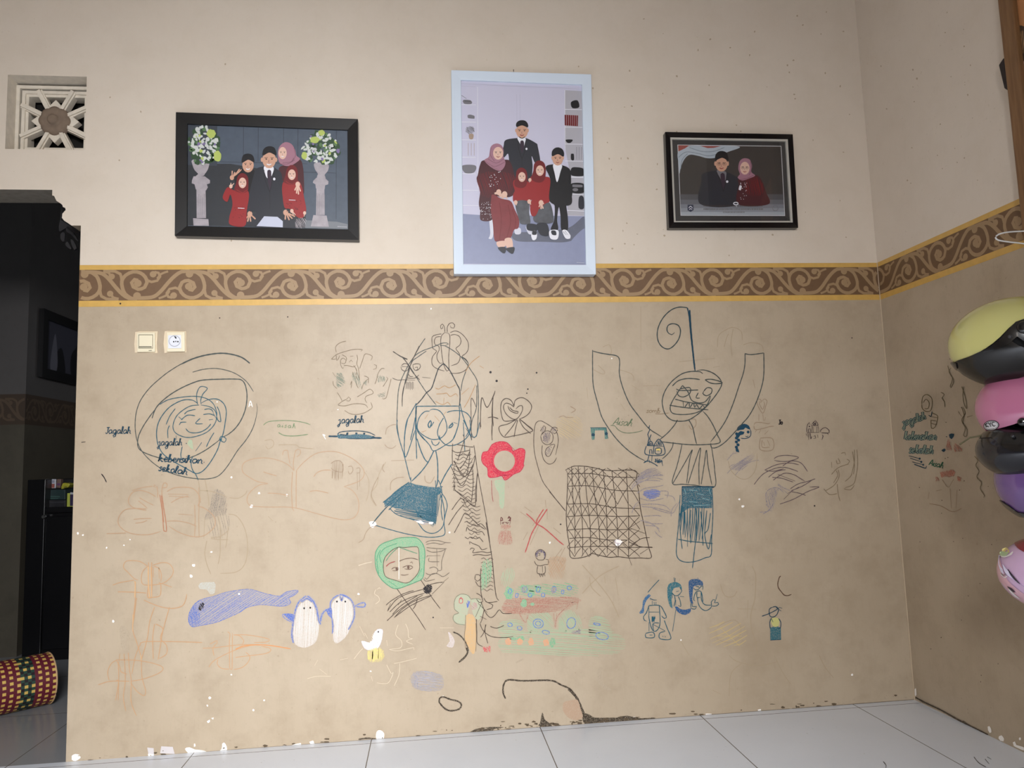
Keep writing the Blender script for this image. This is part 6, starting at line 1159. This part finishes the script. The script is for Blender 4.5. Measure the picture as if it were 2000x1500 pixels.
# child's helmet
t = thing('helmet', 'small pastel pink and lilac child helmet, lowest of the hanging stack', 'helmet', onY(2050, 1115, HD), 'helmets stacked by the right wall')
LIL = plain('lilac_gloss', (206, 172, 206), .25, 0, .5, vary=.05)
D = Dome(2050, 1120, 91, 74, .11)
D.part('shell', t, LIL, 0, [above([(1940, 1190), (2150, 1190)])])
D.part('red_panel', t, plain('deep_red_gloss', (140, 44, 58), .25, 0, .5), 1.2, [above(smooth2([(1983, 1050), (1992, 1056), (2003, 1068), (2040, 1080), (2100, 1080)], 5)), below([(1900, 1000), (2150, 1000)]), lambda x, y: x-1981], 0)
D.part('pink_band', t, plain('soft_pink_gloss', (220, 172, 186), .25, 0, .5), .8, [below(smooth2([(1955, 1095), (1966, 1086), (1972, 1110), (1978, 1130), (1990, 1142), (2010, 1158), (2060, 1180)], 5)), above(smooth2([(1955, 1145), (1968, 1140), (1985, 1165), (2010, 1185), (2060, 1200)], 5))], 0)
g = Art(lambda x, y, l: D.surf(x, y, 1.4+l*150), step=2, lift0=.0002, lstep=.0002)
g.use(plain('decal_yellow', (222, 206, 132), .4)).fill("1972,1074 1982,1070 1986,1076 1972,1079").use(plain('decal_mint', (186, 212, 168), .4)).fill("1968,1080 1984,1076 1978,1084 1969,1086").use(plain('decal_cream', (232, 226, 226), .4)).fill("1968,1086 1980,1083 1992,1073 1990,1079 1976,1087")
g.use(plain('decal_white', (222, 214, 238), .4)).fill("1966,1086 1969,1100 1973,1118 1968,1116 1964,1100").fill("1972,1100 1982,1112 1996,1130 2010,1140 1990,1128 1976,1116").use(plain('decal_dark', (44, 30, 44), .4)).fill("1981,1107 1986,1114 2000,1134 1992,1128 1984,1117").fill("1976,1144 1984,1146 1990,1154 1986,1154 1978,1147").use(plain('decal_grey', (120, 116, 116), .4)).line("1968,1118 1972,1122 1977,1117", 1.4).use(plain('decal_cream', (232, 226, 226), .4)).line("1967,1121 1973,1126 1979,1121", 1.6).fill("1978,1148 1986,1156 1996,1168 1988,1164 1980,1154")
under(g.mb.build('decal'), t)
# hanging rail that carries the stack, with a white wire hook
t = thing('helmet_hanger', 'white wire hook on a hanging strap above the helmets', 'hanger', onY(2040, 470, HD))
WIRE = plain('white_wire', (226, 226, 226), .3); STR = plain('black_strap', (22, 22, 24), .8)
top = onY(2152, 460, HD); mb = MB(); mb.tube([V((top.x, top.y, 3.6)), top, onY(2152, 1200, HD)], .006, STR); under(mb.build('strap'), t)
for hy, hx in ((690, 2118), (800, 2114), (950, 2144), (1120, 2143)):
    mb = MB(); mb.tube([onY(2152, hy-12, HD), onY((2152+hx)/2, hy-14, HD), onY(hx, hy-4, HD)], .003, STR); under(mb.build('hook'), t)
mb = MB(); mb.tube([onY(x, y, HD) for x, y in smooth2([(2150, 470), (2060, 452), (2030, 451), (1998, 451.5), (1968, 453.5), (1950, 458), (1944.5, 464), (1950, 469), (1970, 472.5), (2000, 476), (2030, 482), (2060, 488), (2150, 500)], 3)], .0021, WIRE); under(mb.build('wire_hook', smooth=True), t)
# pen scribble on the tiles at the right
a = Art(lambda x, y, l: onZ(x, y, l), ink((70, 66, 64), 1), step=3)
a.lines("1902,1478 1912,1490 1926,1498|1928,1478 1936,1483|1924,1482 1932,1492|1725,1487 1731,1495 1730,1500", 1.3).done('pen_mark', bpy.data.objects['floor'])
